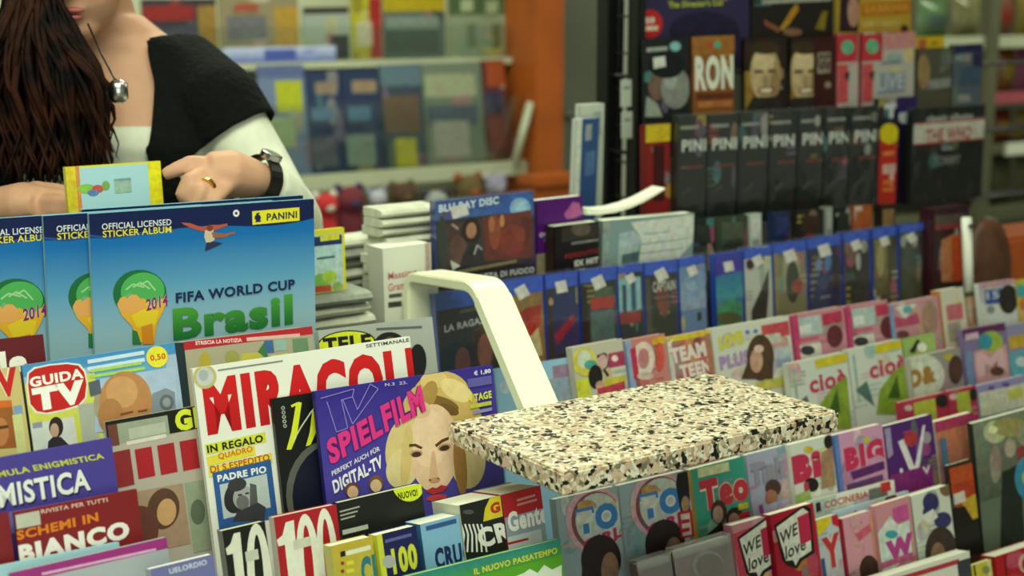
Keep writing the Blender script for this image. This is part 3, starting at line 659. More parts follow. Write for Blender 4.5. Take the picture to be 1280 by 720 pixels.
m = Item('magazine', 'pale blue magazine strip with a blue letter behind the pink cover', 'magazine', 1.2265, -.85, (1040, 640), (1136, 613), '#b4cbd8', row='R2c', t=.004)
m.T('A', 1062, 640, 1076, 636, 12, '#3a5c9c', .05).R(1090, 630, 1100, 627, 16, '#d2c45c').E(1114, 624, 8, 7, '#4a3024').done()
m = Item('girls_magazine', 'magazine with a yellow corner and a red outlined letter', 'magazine', 1.207, -.86, (1019, 651), (1047, 642), '#b8bfc4', row='R2', t=.01)
m.P([(1015, 650), (1040, 640), (1036, 656), (1018, 676)], '#d6bc20').P([(1038, 640), (1052, 638), (1052, 660), (1040, 655)], '#c0242c').T('Y', 1026, 674, 1048, 664, 42, '#b8303a', .06, out='#e4dcc8').R(1024, 700, 1030, 697, 30, '#34508c').done()
m = Item('girls_magazine', 'pink magazine with a dark haired head, narrow red spine', 'magazine', 1.20, -.86, (1052, 650), (1089, 636), '#c88d9c', row='R2', t=.012, spine='#a01c34')
m.P([(1068, 668), (1090, 652), (1090, 662), (1074, 676)], '#c0586c').R(1086, 642, 1094, 638, 90, '#c58a68').E(1086, 712, 12, 18, '#3c2420').done()
m = Item('girls_magazine', 'pink magazine with magenta zigzag letters on a pale blot', 'magazine', 1.198, -.86, (1092, 636), (1137, 616), '#c0848c', row='R2', t=.01)
m.R(1115, 636, 1134, 629, 20, '#b8508c').P([(1096, 668), (1112, 645), (1122, 656), (1136, 650), (1140, 690), (1104, 722)], '#c4d0c8').T('W', 1106, 678, 1140, 664, 28, '#a83884', .08).R(1100, 704, 1140, 690, 8, '#bd5a86').E(1114, 668, 8, 5, '#3a98a8').P([(1112, 720), (1136, 704), (1142, 722)], '#6ab488').done()
m = Item('girls_magazine', 'white magazine with navy ink splashes and a dark haired girl', 'magazine', 1.20, -.86, (1138, 622), (1186, 604), '#c6c9bc', row='R2', t=.014, spine='#8c927a')
m.E(1163, 628, 10, 12, '#32305e').E(1160, 640, 7, 8, '#32305e').E(1178, 650, 11, 10, '#363462', -20).P([(1150, 646), (1166, 636), (1172, 646), (1160, 656)], '#d0d4c8').E(1182, 610, 8, 10, '#6e5c3c').E(1176, 690, 20, 32, '#3c3028').E(1172, 694, 9, 16, '#8c6a54').done()
m = Item('magazine', 'dark framed orange and yellow magazine beside the ink splash cover', 'magazine', 1.218, -.85, (1183, 582), (1214, 573), '#3a2618', row='R2d', t=.006)
m.P([(1186, 586), (1222, 576), (1226, 612), (1190, 618)], '#b04a1c').P([(1190, 606), (1226, 596), (1228, 632), (1196, 640)], '#a2381a').P([(1202, 626), (1228, 612), (1232, 642), (1206, 654)], '#b89a2c').R(1191, 618, 1205, 613, 14, '#c8c8ba').P([(1190, 636), (1205, 632), (1216, 650), (1232, 644), (1236, 690), (1196, 694)], '#191611').done()

# ------------------------------------------------------------------ R3 (tops just below the granite)
W3 = 1.27
for i, (tl, tr, lab) in enumerate((((693, 624), (771, 607), 'grey girls magazine with blue letters under the slab corner, left copy'), ((772, 607), (859, 587), 'grey girls magazine with blue letters and red tag, right copy'))):
    m = Item('girls_magazine', lab, 'magazine', W3 + .002 * i, -.84, tl, tr, '#8fa3a8', row='R3', t=.012, spine='#a3b2b2', group='grey girls magazines with blue letters')
    a = 0 if i == 0 else 80; b = 0 if i == 0 else -19
    m.E(744 + a, 650 + b, 37, 42, '#c9a2a8').E(746 + a, 651 + b, 32, 37, '#7c4a50').E(748 + a, 650 + b, 29, 34, '#b9c2bc').E(733 + a, 632 + b, 12, 7, '#b08c54').E(764 + a, 634 + b, 13, 8, '#c4bc98')
    m.T('TOP', 718 + a, 637 + b, 790 + a, 621 + b, 34, '#3a78b4', .07, out='#cfd6d2')
    m.R(720 + a, 641 + b, 739 + a, 637 + b, 16, '#c9cdc4').T('GIRL', 728 + a, 676 + b, 776 + a, 656 + b, 15, '#b0305e', .06, out='#d4c4c4')
    m.E(751 + a, 700 + b, 25, 32, '#2c2020').E(762 + a, 712 + b, 11, 22, '#8a6a58').P([(728 + a, 700 + b), (748 + a, 690 + b), (750 + a, 740 + b), (726 + a, 740 + b)], '#2c2020')
    if i: m.P([(846, 592), (860, 588), (862, 640), (850, 640), (844, 605)], '#1c1a1e').E(856, 630, 5, 10, '#a88464').R(847, 640, 864, 637, 34, '#b02430').R(850, 643, 861, 641, 28, '#d8c4b8').R(851, 650, 861, 648, 5, '#b02430').R(851, 661, 861, 659, 5, '#b02430')
    m.done()
m = Item('girls_magazine', 'green girls magazine with red rounded letters and two portraits', 'magazine', W3, -.84, (862, 588), (930, 569), '#34907a', row='R3', t=.014, spine='#c8a44c')
m.R(871, 586, 910, 577, 12, '#c9cda0').T('Teo', 873, 602, 932, 586, 40, '#b8303c', .07, out='#dcd4c0').E(898, 640, 10, 15, '#3a2820').E(897, 643, 6.5, 11, '#a88878').E(918, 648, 11, 14, '#33241e').E(917, 651, 7, 10, '#a88878').P([(878, 672), (900, 654), (932, 656), (936, 690), (878, 700)], '#24201c').R(922, 630, 934, 627, 8, '#c0b83c').R(923, 642, 936, 638, 12, '#b02838').done()
m = Item('girls_magazine', 'lavender grey magazine with grey bubble letters', 'magazine', W3, -.84, (931, 569), (982, 556), '#9a9cb2', row='R3', t=.01)
m.T('Tink', 937, 580, 981, 568, 30, '#8a8894', .08, out='#6e7086').E(966, 610, 10, 11, '#4c342c').E(964, 622, 8, 10, '#a06c54').P([(950, 634), (985, 622), (986, 650), (946, 660)], '#a8a8c4').R(948, 632, 953, 630, 12, '#8c3c80').done()
m = Item('girls_magazine', 'white magazine with crimson letters and a tall brown haired girl', 'magazine', W3, -.84, (986, 556), (1039, 543), '#c8ccc0', row='R3', t=.012)
m.T('Bi', 986, 572, 1024, 560, 36, '#b42c4c', .09, out='#d6c8c4').E(1035, 552, 5.5, 9, '#241a18').P([(1026, 566), (1040, 558), (1044, 606), (1026, 612)], '#9a7c5c').E(1014, 606, 9, 9, '#241816').R(1004, 604, 1010, 602, 20, '#a83450').P([(992, 620), (1012, 612), (1014, 626), (994, 632)], '#98b060').E(1010, 562, 6, 4, '#c0b030').done()
m = Item('girls_magazine', 'pink magazine with red capitals over a purple band, blue spine', 'magazine', W3, -.84, (1041, 544), (1103, 529), '#c48fb0', row='R3', t=.012, spine='#4c6cac')
m.strip(0, .09, 0, 1, '#5c7cb8').T('BIG', 1054, 561, 1102, 546, 30, '#bc2c54', .08, out='#d2b8c8').P([(1062, 590), (1104, 576), (1106, 586), (1066, 600)], '#5a2468').lines(1058, 606, 1104, 592, 1, 6, 8, '#5c3c6c', .02).E(1083, 550, 4, 4, '#c4b83c').done()
m = Item('girls_magazine', 'purple magazine with a huge white letter V and a red heart', 'magazine', W3, -.84, (1104, 533), (1165, 517), '#4c2068', row='R3', t=.012)
m.P([(1104, 536), (1112, 534), (1116, 568), (1108, 575)], '#9a8cb0').P([(1122, 552), (1129, 549), (1143, 584), (1153, 532), (1156, 531), (1147, 597), (1141, 599)], '#dcd6dc').E(1138, 548, 9, 9, '#a8343c').P([(1130, 551), (1146, 548), (1140, 560)], '#a8343c').E(1158, 562, 5, 8, '#8c3c78').R(1112, 594, 1164, 580, 30, '#7c2a70').E(1126, 588, 2, 3, '#d8d0d8').T('V', 1152, 584, 1162, 581, 10, '#d0c4d0', .05).done()
m = Item('magazine', 'coral orange magazine with a slate blue spine strip', 'magazine', W3 + .002, -.84, (1167, 528), (1217, 514), '#b46a58', row='R3', t=.014, spine='#b8bcae')
m.strip(0, 1, 0, .06, '#a83a5c').strip(0, 1, .06, .45, '#bc7858', '#984c50').strip(.06, .24, .1, .5, '#4e708c').done()
m = Item('magazine', 'large grey green photo magazine with a blue oval at right picture edge', 'magazine', 1.232, -.86, (1215, 530), (1320, 500), '#5d6a58', row='R2e', t=.01, spine='#23261f', lean=10)
m.strip(0, 1, 0, .4, '#7a8270', '#4c5448').E(1243, 540, 14, 14, '#b4b890').E(1262, 534, 22, 12, '#98905a').E(1241, 537, 6, 5, '#dcdcb0').E(1285, 545, 14, 14, '#8f8f78').E(1244, 580, 7, 24, '#8f8474').P([(1252, 590), (1274, 580), (1282, 690), (1250, 690)], '#20281f').P([(1270, 560), (1300, 550), (1300, 590), (1274, 590)], '#8c3c3c').E(1284, 597, 16, 27, '#3a88a4').E(1284, 597, 7, 9, '#bcb83c').E(1262, 560, 7, 12, '#a89c88').done()

# ------------------------------------------------------------------ R3.5 small strips
for (tl, tr, c, lab) in (((1123, 503), (1183, 489), '#a82c48', 'crimson magazine with lime patch, wider of the two below the letter cover'), ((1184, 489), (1220, 481), '#a82c48', 'crimson magazine with lime patch, narrower one beside the lilac strip'), ((1221, 482), (1282, 468), '#8f84b0', 'lilac and white magazine strip at right above the coral cover')):
    m = Item('girls_magazine', lab, 'magazine', 1.335, -.78, tl, tr, c, row='R35', t=.008)
    x, y = tl; w = tr[0] - x; sl = (tr[1] - y) / w
    if c == '#a82c48': m.R(x + w * .3, y + 5 + sl * w * .3, x + w * .75, y + 5 + sl * w * .75, 30, '#a8b03c').E(x + w * .2, y + 7, 5, 4, '#d0a8a4').E(x + w * .9, y + 12 + sl * w, w * .14, 8, '#262420')
    else: m.R(x, y + 10, tr[0], tr[1] + 10, 30, '#c8c8b4').E(x + 18, y + 3, 4, 3, '#5c4c94').E(x + 36, y - 1, 5, 3, '#5c4c94').R(x + 38, y + 7, x + 56, y + 2, 12, '#c0bc58')
    m.done()

# ------------------------------------------------------------------ R4
W4 = 1.40
for (tl, tr, lab) in (((984, 456), (1058, 438), 'pale teen magazine with crimson letters and yellow band, left copy'), ((1059, 438), (1126, 423), 'pale teen magazine with crimson letters and yellow band, right copy')):
    m = Item('girls_magazine', lab, 'magazine', W4, -.70, tl, tr, '#c3c9bc', row='R4', t=.012, group='pale teen magazines with crimson letters')
    x, y = tl
    m.R(x + 34, y - 6, x + 78, y - 16, 11, '#c4b828').T('cioè', x + 26, y + 15, x + 72, y + 4, 22, '#b03454', .03).P([(x + 40, y + 50), (x + 56, y + 28), (x + 74, y + 14), (x + 80, y + 80), (x + 36, y + 80)], '#7f9a34').R(x + 6, y + 6, x + 9, y + 5, 60, '#8fa8a0').P([(x + 50, y + 60), (x + 62, y + 30), (x + 66, y + 60)], '#3c5c20').P([(x + 10, y + 50), (x + 24, y + 38), (x + 34, y + 70)], '#4c6c64').done()
m = Item('girls_magazine', 'lime green magazine with a black and white slash', 'magazine', W4 + .008, -.70, (1128, 424), (1168, 415), '#8fae5c', row='R4b', t=.004)
m.P([(1136, 440), (1146, 424), (1150, 426), (1142, 442)], '#22221e').E(1152, 434, 6, 6, '#d0d4c4').done()
m = Item('girls_magazine', 'white rounded magazine with brown letters in a pale oval', 'magazine', W4 - .012, -.70, (1136, 448), (1200, 433), '#8d8884', row='R4', t=.012, spine='#b8b8aa')
m.E(1152, 470, 28, 28, '#c6ccbc', -15).P([(1127, 450), (1148, 444), (1144, 500), (1130, 510)], '#c3c8ba').T('D&', 1134, 464, 1168, 454, 24, '#9a7034', .08, out='#d0c8ac').E(1185, 446, 6, 5, '#b0a43c').E(1194, 462, 9, 18, '#4c342e').done()
m = Item('girls_magazine', 'violet framed magazine with pink stripes and a lime disc', 'magazine', W4 - .002, -.70, (1202, 412), (1256, 403), '#7c6c94', row='R4', t=.01)
m.top(10, '#5e2a58').R(1206, 418, 1222, 415, 8, '#c8b0bc').R(1216, 440, 1258, 430, 50, '#c4949c').R(1204, 440, 1214, 438, 60, '#6c84ac').E(1238, 427, 15, 13, '#9ab040').E(1231, 427, 9, 10, '#3c8ca0').T('M', 1219, 442, 1254, 435, 30, '#d0a8ac', .05).E(1246, 464, 9, 6, '#5c3c30').done()
m = Item('girls_magazine', 'lavender magazine with orange band at the right picture edge', 'magazine', W4 - .002, -.70, (1257, 407), (1310, 398), '#8c84a8', row='R4', t=.01)
m.R(1260, 421, 1290, 416, 16, '#c09c3c').R(1260, 442, 1290, 437, 30, '#58a0b4').E(1277, 452, 8, 6, '#c0ccd0').done()

# ------------------------------------------------------------------ R5
W5 = 1.44
m = Item('magazine', 'light blue magazine with pink flowers behind the cream bracket', 'magazine', 1.452, -.68, (617, 461), (712, 447), '#92bcd8', row='R5b', t=.004)
m.E(637, 470, 8, 8, '#c8a8c4').E(644, 480, 7, 8, '#c890b4').E(632, 484, 8, 8, '#b8ccd8').E(648, 490, 7, 5, '#d8d8e4').R(690, 458, 712, 454, 22, '#9a7c98').R(684, 474, 713, 470, 30, '#8fa4b4').done()
m = Item('girls_magazine', 'pale magazine with yellow blobs and a black haired girl behind slab', 'magazine', W5, -.68, (713, 435), (778, 422), '#bcb8a4', row='R5', t=.012)
m.E(730, 452, 15, 18, '#d0c850').E(730, 449, 9, 11, '#c9d4c0').E(738, 456, 8, 6, '#4ca08c').P([(718, 476), (735, 472), (740, 500), (720, 502)], '#cbd03c').E(744, 471, 9, 15, '#23201c').E(750, 482, 6, 6, '#c89a80').P([(760, 442), (780, 438), (782, 456), (760, 460)], '#a83c60').E(768, 448, 4, 4, '#e0c8c8').L([(746, 446), (756, 442), (759, 456), (754, 462), (760, 470)], 3.5, '#3c2430').E(753, 452, 6, 9, '#d0a8a4').R(754, 476, 782, 468, 8, '#c4b83c').R(746, 486, 780, 476, 10, '#b83c50').done()
m = Item('girls_magazine', 'pink and coral magazine with a big white ring', 'magazine', W5, -.68, (780, 426), (831, 416), '#c07a74', row='R5', t=.012, spine='#7f98bc')
m.strip(0, .14, 0, 1, '#8ca4c4').E(804, 449, 14, 22, '#d8c8bc').E(804, 448, 7, 13, '#b87c7c').R(787, 436, 794, 434, 40, '#b83050').R(814, 423, 830, 420, 9, '#d0a828').E(824, 446, 6, 18, '#c05448').E(806, 470, 10, 5, '#c8b4a8').done()
m = Item('girls_magazine', 'magazine with white slanted letters on coral under a yellow band', 'magazine', W5, -.68, (832, 423), (887, 411), '#b8605c', row='R5', t=.012, spine='#c4c4b8')
m.strip(0, .1, 0, 1, '#c8c8bc').top(7, '#c9b834').T('TEAM', 836, 436, 880, 426, 20, '#d8ccc4', .06, shear=-.1, out='#b8686c').T('TEEN', 848, 457, 886, 448, 18, '#d8ccc4', .06, shear=-.1, out='#b8686c').R(880, 418, 887, 416, 60, '#a8705c').P([(832, 430), (842, 422), (836, 434)], '#e8e8e0').done()
m = Item('girls_magazine', 'white magazine with lilac letters and a long haired girl', 'magazine', W5, -.68, (888, 411), (986, 394), '#c4c6b8', row='R5', t=.012)
m.T('LOVE', 897, 421, 927, 412, 18, '#c4c03c', .08).T('PLUS', 898, 446, 936, 436, 18, '#9c84b0', .07).R(951, 407, 985, 401, 18, '#b84850').R(955, 419, 975, 416, 12, '#b8b8ac').E(934, 415, 3, 2.4, '#4c78b8').E(944, 414, 3, 2.4, '#4c78b8').E(950, 447, 17, 29, '#4c3828').P([(936, 446), (966, 444), (966, 474), (926, 474)], '#4c3828').E(945, 451, 8, 15, '#b8947c').R(966, 436, 988, 431, 14, '#a9b4b8').R(968, 449, 988, 445, 10, '#8c98b8').R(944, 478, 990, 468, 12, '#b8b454').E(948, 436, 6, 5, '#d0b8a8').done()
for (tl, tr, lab) in (((989, 394), (1054, 382), 'hot pink magazine with pale blue lettering box, left copy'), ((1056, 383), (1109, 374), 'hot pink magazine with pale blue lettering box, right copy')):
    m = Item('girls_magazine', lab, 'magazine', W5, -.68, tl, tr, '#b87f88', row='R5', t=.012, spine='#b03c6c', group='hot pink magazines')
    x, y = tl
    m.strip(0, .1, 0, 1, '#b8406c').R(x + 8, y + 4, x + 36, y - 1, 24, '#a8b8b8').R(x + 10, y + 14, x + 24, y + 11, 10, '#cdd2cc').R(x + 38, y - 1, x + 62, y - 6, 14, '#b03450').R(x + 38, y + 14, x + 60, y + 10, 10, '#a08c8c').E(x + 54, y + 26, 10, 14, '#5c2830').R(x + 10, y + 30, x + 34, y + 26, 3, '#c05070').R(x + 10, y + 38, x + 36, y + 33, 22, '#c4c4bc').E(x + 20, y + 44, 9, 6, '#3c3438').done()
m = Item('girls_magazine', 'pink magazine with a white triangle and teal star', 'magazine', W5, -.68, (1110, 381), (1172, 369), '#b8848a', row='R5', t=.012, spine='#6c84ac')
m.strip(0, .08, 0, 1, '#7c94b8').P([(1118, 384), (1146, 379), (1132, 398)], '#ccd0c8').E(1134, 387, 6, 5, '#5ca0a4').P([(1118, 396), (1132, 398), (1146, 390), (1150, 404), (1118, 410)], '#b04868').E(1162, 398, 10, 22, '#9a7c6c').E(1128, 418, 8, 5, '#6c3c40').done()
m = Item('girls_magazine', 'narrow white magazine with an orange spine and red panel', 'magazine', W5, -.68, (1174, 363), (1204, 358), '#c3beac', row='R5', t=.018, spine='#b0703c')
m.R(1182, 382, 1202, 378, 20, '#b8646c').R(1184, 404, 1200, 401, 25, '#9a9080').done()
m = Item('girls_magazine', 'tan backed magazine between the orange spine and navy covers', 'magazine', W5 + .012, -.68, (1204, 366), (1222, 363), '#a07c60', row='R5', t=.008).top(6, '#3c4434').done()
m = Item('girls_magazine', 'white magazine with a navy square photo at right', 'magazine', W5, -.68, (1223, 354), (1268, 349), '#c0c4c0', row='R5', t=.01)
m.top(6, '#b88c9c').R(1230, 363, 1268, 359, 18, '#34508c').E(1260, 374, 12, 18, '#2c2828').T('15', 1232, 365, 1248, 363, 10, '#a8b4c4', .04).E(1238, 387, 5, 5, '#7c8088').done()
m = Item('girls_magazine', 'multicoloured magazine at the right picture edge above lavender one', 'magazine', W5, -.68, (1269, 350), (1310, 345), '#c4b048', row='R5', t=.01)
m.E(1276, 364, 7, 8, '#4ca0a8').E(1282, 380, 8, 8, '#c86c3c').R(1270, 352, 1300, 349, 5, '#b0bc4c').done()

# ------------------------------------------------------------------ R6: blue topped disc cases on the counter
W6 = 1.57
def disc(lab, tl, tr, col, arts, band='#3356c4', bh=12, Y=W6, st=True, zb=-.5296, name='disc_case', grp='blue disc cases in a row on the counter', row=None, lean=5):
    m = Item(name, lab, 'disc case', Y, zb, tl, tr, col, kind='case', t=.012, spine='#2846a8', lean=lean, group=grp, row=row, wrap=WRAP)
    m.top(bh, band, band, 1)
    x, y = tl; w = tr[0] - x; sl = (tr[1] - y) / max(1, w)
    for a in arts:
        k = a[0]
        if k == 'R': m.R(x + a[1] * w, y + a[3] + sl * a[1] * w, x + a[2] * w, y + a[3] + sl * a[2] * w, a[4], *a[5:])
        if k == 'E': m.E(x + a[1] * w, y + a[2] + sl * a[1] * w, a[3] * w, a[4], *a[5:])
        if k == 'P': m.P([(x + u * w, y + v + sl * u * w) for u, v in a[1]], a[2])
        if k == 'T': m.T(a[1], x + a[2] * w, y + a[4] + sl * a[2] * w, x + a[3] * w, y + a[4] + sl * a[3] * w, a[5], a[6], .03)
    if st:
        r = math.radians(random.uniform(-30, -8)); cx = x + w * .52; cy = y + 17 + sl * w * .5; q = min(7.5, w * .17)
        m.P([(cx + q * (u * math.cos(r) - v * math.sin(r)), cy + q * 1.05 * (u * math.sin(r) + v * math.cos(r))) for u, v in ((-1, -1), (1, -1), (1, 1), (-1, 1))], '#d3d6cc')
    return m.done()
disc('black disc case with white capitals and a reddish face behind bracket', (542, 372), (622, 353), '#1d201f', [('T', 'LA RAGAZZA', .16, .98, 38, 9, '#c0c4c0'), ('E', .78, 78, .2, 30, '#3c2018'), ('E', .8, 82, .12, 22, '#8a5444'), ('E', .45, 90, .12, 20, '#6c3c30'), ('R', .4, .8, 24, 4, '#54563c')], band='#3052a4', bh=20, st=False)
disc('disc case with red ribbons on tan, first right of the bracket', (624, 352), (678, 344), '#4a3c28', [('R', .2, .98, 20, 90, '#8a6c3c'), ('P', [(.25, 50), (.6, 38), (.98, 36), (.95, 48), (.6, 56), (.3, 60)], '#9c241e'), ('P', [(.5, 62), (.9, 40), (.98, 56), (.7, 84), (.6, 80)], '#a8301f'), ('P', [(.5, 86), (.9, 64), (1, 100), (.5, 100)], '#c4b888')], bh=19)
disc('disc case with a navy figure and red streak', (680, 344), (721, 339), '#2c2a22', [('R', .22, .95, 22, 80, '#26305e'), ('P', [(.3, 76), (.9, 52), (.95, 62), (.4, 90)], '#8c2038'), ('E', .2, 34, .07, 5, '#a88c60'), ('R', .94, 1, 20, 20, '#8c8058')], bh=17)
disc('dark green disc case with a red band over teal', (723, 339), (770, 333), '#26302a', [('R', .4, .9, 24, 16, '#4c5c4c'), ('R', .3, .92, 36, 15, '#a83a2c'), ('R', .3, .92, 52, 40, '#4c6c6a'), ('R', .0, .2, 20, 80, '#1c201c')], bh=15)
disc('pale blue disc case with standing figures above a red strip', (771, 333), (803, 329), '#1c262c', [('R', .0, .9, 16, 42, '#86b4c0'), ('R', .18, .34, 24, 34, '#2c4858'), ('R', .52, .7, 20, 38, '#34586a'), ('R', .05, .92, 59, 14, '#8c3238'), ('E', .0, 60, .1, 8, '#b0b4a8')], bh=9)
disc('charcoal disc case with white condensed capitals', (804, 329), (846, 324), '#2c302a', [('R', .0, .2, 20, 80, '#4c4840'), ('T', 'CAPTAIN', .26, .94, 25, 13, '#b4b8ac'), ('R', .3, .9, 44, 2, '#6c6c60')], bh=15)
disc('steel blue disc case beside the charcoal one', (847, 324), (881, 319), '#6484ac', [('R', .0, .96, 16, 50, '#6c8ab4', '#8ca4bc'), ('E', .5, 36, .2, 6, '#8ca8c4'), ('R', .7, .85, 70, 10, '#2c4434')], bh=9)
disc('teal disc case with a violet top', (892, 320), (927, 312), '#2c68a0', [('R', 0, 1, 10, 16, '#3a2c9c'), ('R', 0, 1, 26, 34, '#2870a0', '#309098'), ('P', [(0, 66), (.6, 58), (1, 66), (1, 100), (0, 100)], '#3c8c64'), ('E', .5, 82, .5, 8, '#4c5c34')], band='#3038a0')
disc('white disc case with a black slanted silhouette', (928, 312), (964, 306), '#b4bcb0', [('P', [(.3, 78), (.7, 48), (.9, 28), (.9, 60), (.8, 100), (.3, 100)], '#2c342c'), ('E', .25, 20, .14, 6, '#20241f'), ('E', .62, 18, .12, 6, '#2c302a')])
disc('beige and olive disc case with a red corner', (965, 306), (1007, 300), '#7c7858', [('R', .3, .8, 20, 40, '#98947c'), ('E', .6, 50, .2, 26, '#3c4434'), ('E', .75, 56, .18, 9, '#8c4438'), ('R', .05, .15, 12, 70, '#8c845c')])
disc('navy disc case with pale blue highlights', (1008, 300), (1050, 292), '#20284c', [('E', .35, 34, .1, 8, '#6c80ac'), ('E', .62, 32, .1, 12, '#5478a8'), ('P', [(.1, 90), (.3, 50), (.6, 46), (.7, 90)], '#303c64'), ('E', .88, 48, .12, 22, '#241c24'), ('R', .4, .7, 74, 3, '#7c8488')])
disc('dark brown disc case between navy and olive ones', (1052, 292), (1086, 287), '#241e18', [('E', .35, 26, .12, 10, '#6c5444'), ('R', .0, .1, 8, 80, '#4c3c30'), ('E', .8, 20, .14, 8, '#8c9088')])
disc('olive gold disc case near the row end', (1089, 287), (1120, 282), '#443c28', [('R', .1, .62, 14, 70, '#807648', '#5c5430'), ('E', .35, 40, .15, 22, '#98905c')], bh=11)
disc('grey green disc case ending the blue topped row', (1123, 281), (1154, 279), '#3a403a', [('E', .4, 22, .34, 10, '#98a09a'), ('E', .4, 60, .3, 40, '#464c44'), ('R', .9, 1, 8, 80, '#2a1e1e')], bh=9)
# maroon case, white post, basket
m = Item('disc_case', 'maroon boxed set with an orange figure beside the white post', 'disc case', 1.55, -.5296, (1167, 262), (1212, 256), '#2c161c', kind='case', t=.03, spine='#34141c', lean=2)
m.R(1168, 270, 1206, 266, 12, '#4c423e').R(1168, 282, 1214, 277, 6, '#7c2430').P([(1176, 300), (1192, 292), (1196, 340), (1190, 352), (1176, 352)], '#a86c48').P([(1188, 296), (1200, 292), (1204, 350), (1190, 352)], '#b0441c').done()
p0 = atY(1202, 273, 1.52); p1 = atY(1214, 372, 1.52)
sp = empty('sign_post', (p1.x, 1.52, CT), 'thin white upright price post in front of the maroon box', 'post')
at_parent(tube('pole', [Vector((p1.x, 1.52, CT + .003)), Vector((p0.x + .012, 1.52, p0.z))], .0085, WHITEM, sp), sp)
at_parent(box('foot', (p1.x - .02, p1.x + .02, 1.50, 1.53, CT + .0004, CT + .004), WHITEM, sp, .001), sp)
at_parent(tube('clip', [Vector((p0.x + .006, 1.508, p0.z - .012)), Vector((p0.x + .018, 1.508, p0.z - .012))], .003, BLACKM, sp), sp)
b0 = atY(1226, 330, 1.60); b1 = atY(1300, 286, 1.60)
bk = empty('orange_basket', ((b0.x + b1.x) / 2, 1.63, CT), 'orange plastic bin with a round brown front at right edge', 'basket')
at_parent(box('bin', (atY(1257, 300, 1.6).x, b1.x + .15, 1.60, 1.72, CT, b1.z - .01), mat('orange_plastic', '#b0521e', .45, noise=.08, nscale=10), bk, .008), bk)
cxx = atY(1243, 320, 1.585); V = []; F = []
V, F = joinVF([ballVF((cxx.x, 1.605, CT + .05), .07, .03, cxx.z - CT + .02)]); V = [Vector((v.x, v.y, max(CT, v.z))) for v in V]
at_parent(link('brown_hood', geo(V, F, smooth=True), mat('brown_vinyl', '#5a3826', .4, noise=.3, nscale=25), bk), bk)

# ------------------------------------------------------------------ upright books behind the disc row
WB = 1.63
m = Item('disc_case', 'blue topped film case with a fiery woman, standing above the row', 'disc case', WB, -.5296, (543, 255), (667, 237), '#2e2623', kind='case', t=.014, spine='#2a3c78', lean=0, wrap=WRAP)
m.top(24, '#2a4a98', '#3a62a8').T('BLU-RAY DISC', 548, 256, 623, 245, 10, '#cfe0e8', .04).P([(562, 259), (583, 254), (586, 268), (566, 274)], '#d2d2d0').E(650, 258, 19, 19, '#2e60b0').E(650, 260, 13, 13, '#86b8dc').E(650, 258, 8, 7, '#a4cce4').R(548, 266, 562, 264, 8, '#5c4c74')
m.P([(602, 272), (664, 262), (666, 322), (606, 326)], '#6c2c1c').E(618, 290, 7, 22, '#94462a').E(640, 300, 15, 20, '#843222').E(656, 288, 8, 18, '#5c2418').E(614, 280, 4, 10, '#b06c44').E(627, 276, 3, 8, '#b88058').E(650, 295, 6, 12, '#8c3a24')
m.P([(550, 282), (604, 274), (606, 330), (552, 336)], '#43342c').E(588, 290, 12, 19, '#1c100c', 5).P([(562, 314), (572, 299), (584, 302), (600, 304), (606, 330), (562, 336)], '#2c2624').P([(566, 300), (578, 297), (584, 306), (574, 330), (562, 330)], '#6c4a3a').E(588.5, 288, 6.5, 10, '#b07c5c', 5).E(569, 308, 7, 15, '#5e4034', 10).L([(592, 318), (596, 306), (602, 312)], 2.2, '#a8a8a0').P([(562, 325), (575, 332), (565, 338)], '#c8ccc8').L([(564, 280), (572, 286)], 3, '#a89c88').L([(586, 302), (580, 325)], 2.4, '#22282a')
m.E(552, 300, 6, 30, '#33392f').R(572, 338, 645, 324, 4, '#8c7f54').T('LA RAGAZZA DI FUOCO', 566, 347, 667, 333, 7.5, '#cdd0cc', .04).done()
m = Item('book', 'purple book with a pink figure behind the film case', 'book', WB + .022, -.5296, (669, 251), (729, 244), '#4c1068', kind='book', t=.018, lean=0)
m.P([(705, 268), (716, 252), (724, 254), (728, 268), (720, 272), (708, 274)], '#a85a92').T('odo', 674, 289, 690, 286, 8, '#c0b0c8', .04).E(683, 300, 3, 4, '#8c6ca0').R(670, 318, 692, 315, 30, '#8c8468').done()
m = Item('book', 'black book with red and white title words', 'book', WB - .004, -.5296, (692, 285), (749, 275), '#191412', kind='book', t=.022, spine='#2c1c16', lean=0)
m.R(702, 285, 750, 278, 18, '#35302c').E(726, 286, 12, 9, '#5c5248').lines(714, 303, 748, 298, 1, 4, 3, '#7c7c74', .05).T('PERDUTO', 706, 318, 749, 310, 6, '#84281f', .04).T('EX MIT', 718, 326, 748, 321, 7.5, '#c8c8c0', .06).R(724, 336, 732, 335, 4, '#a8a8a0').done()
m = Item('book', 'grey blue hardback showing a white blurb panel', 'book', WB - .004, -.5296, (753, 276), (868, 266), '#7f9694', kind='book', t=.022, spine='#5c6e6c', lean=0)
m.strip(0, .07, 0, 1, '#8c9c98').P([(774, 292), (792, 288), (802, 298), (790, 330), (772, 332)], '#a8bcbc').P([(788, 278), (868, 268), (866, 302), (846, 326), (798, 332), (802, 298)], '#cdd5c8').lines(806, 292, 838, 288, 1, 5, 2, '#9caaa8', .02).lines(790, 306, 860, 297, 1, 5, 2, '#98a8a8', .02).lines(800, 316, 856, 309, 1, 5, 2, '#98a8a8', .05).P([(778, 318), (800, 314), (796, 332), (776, 334)], '#4c6468').done()
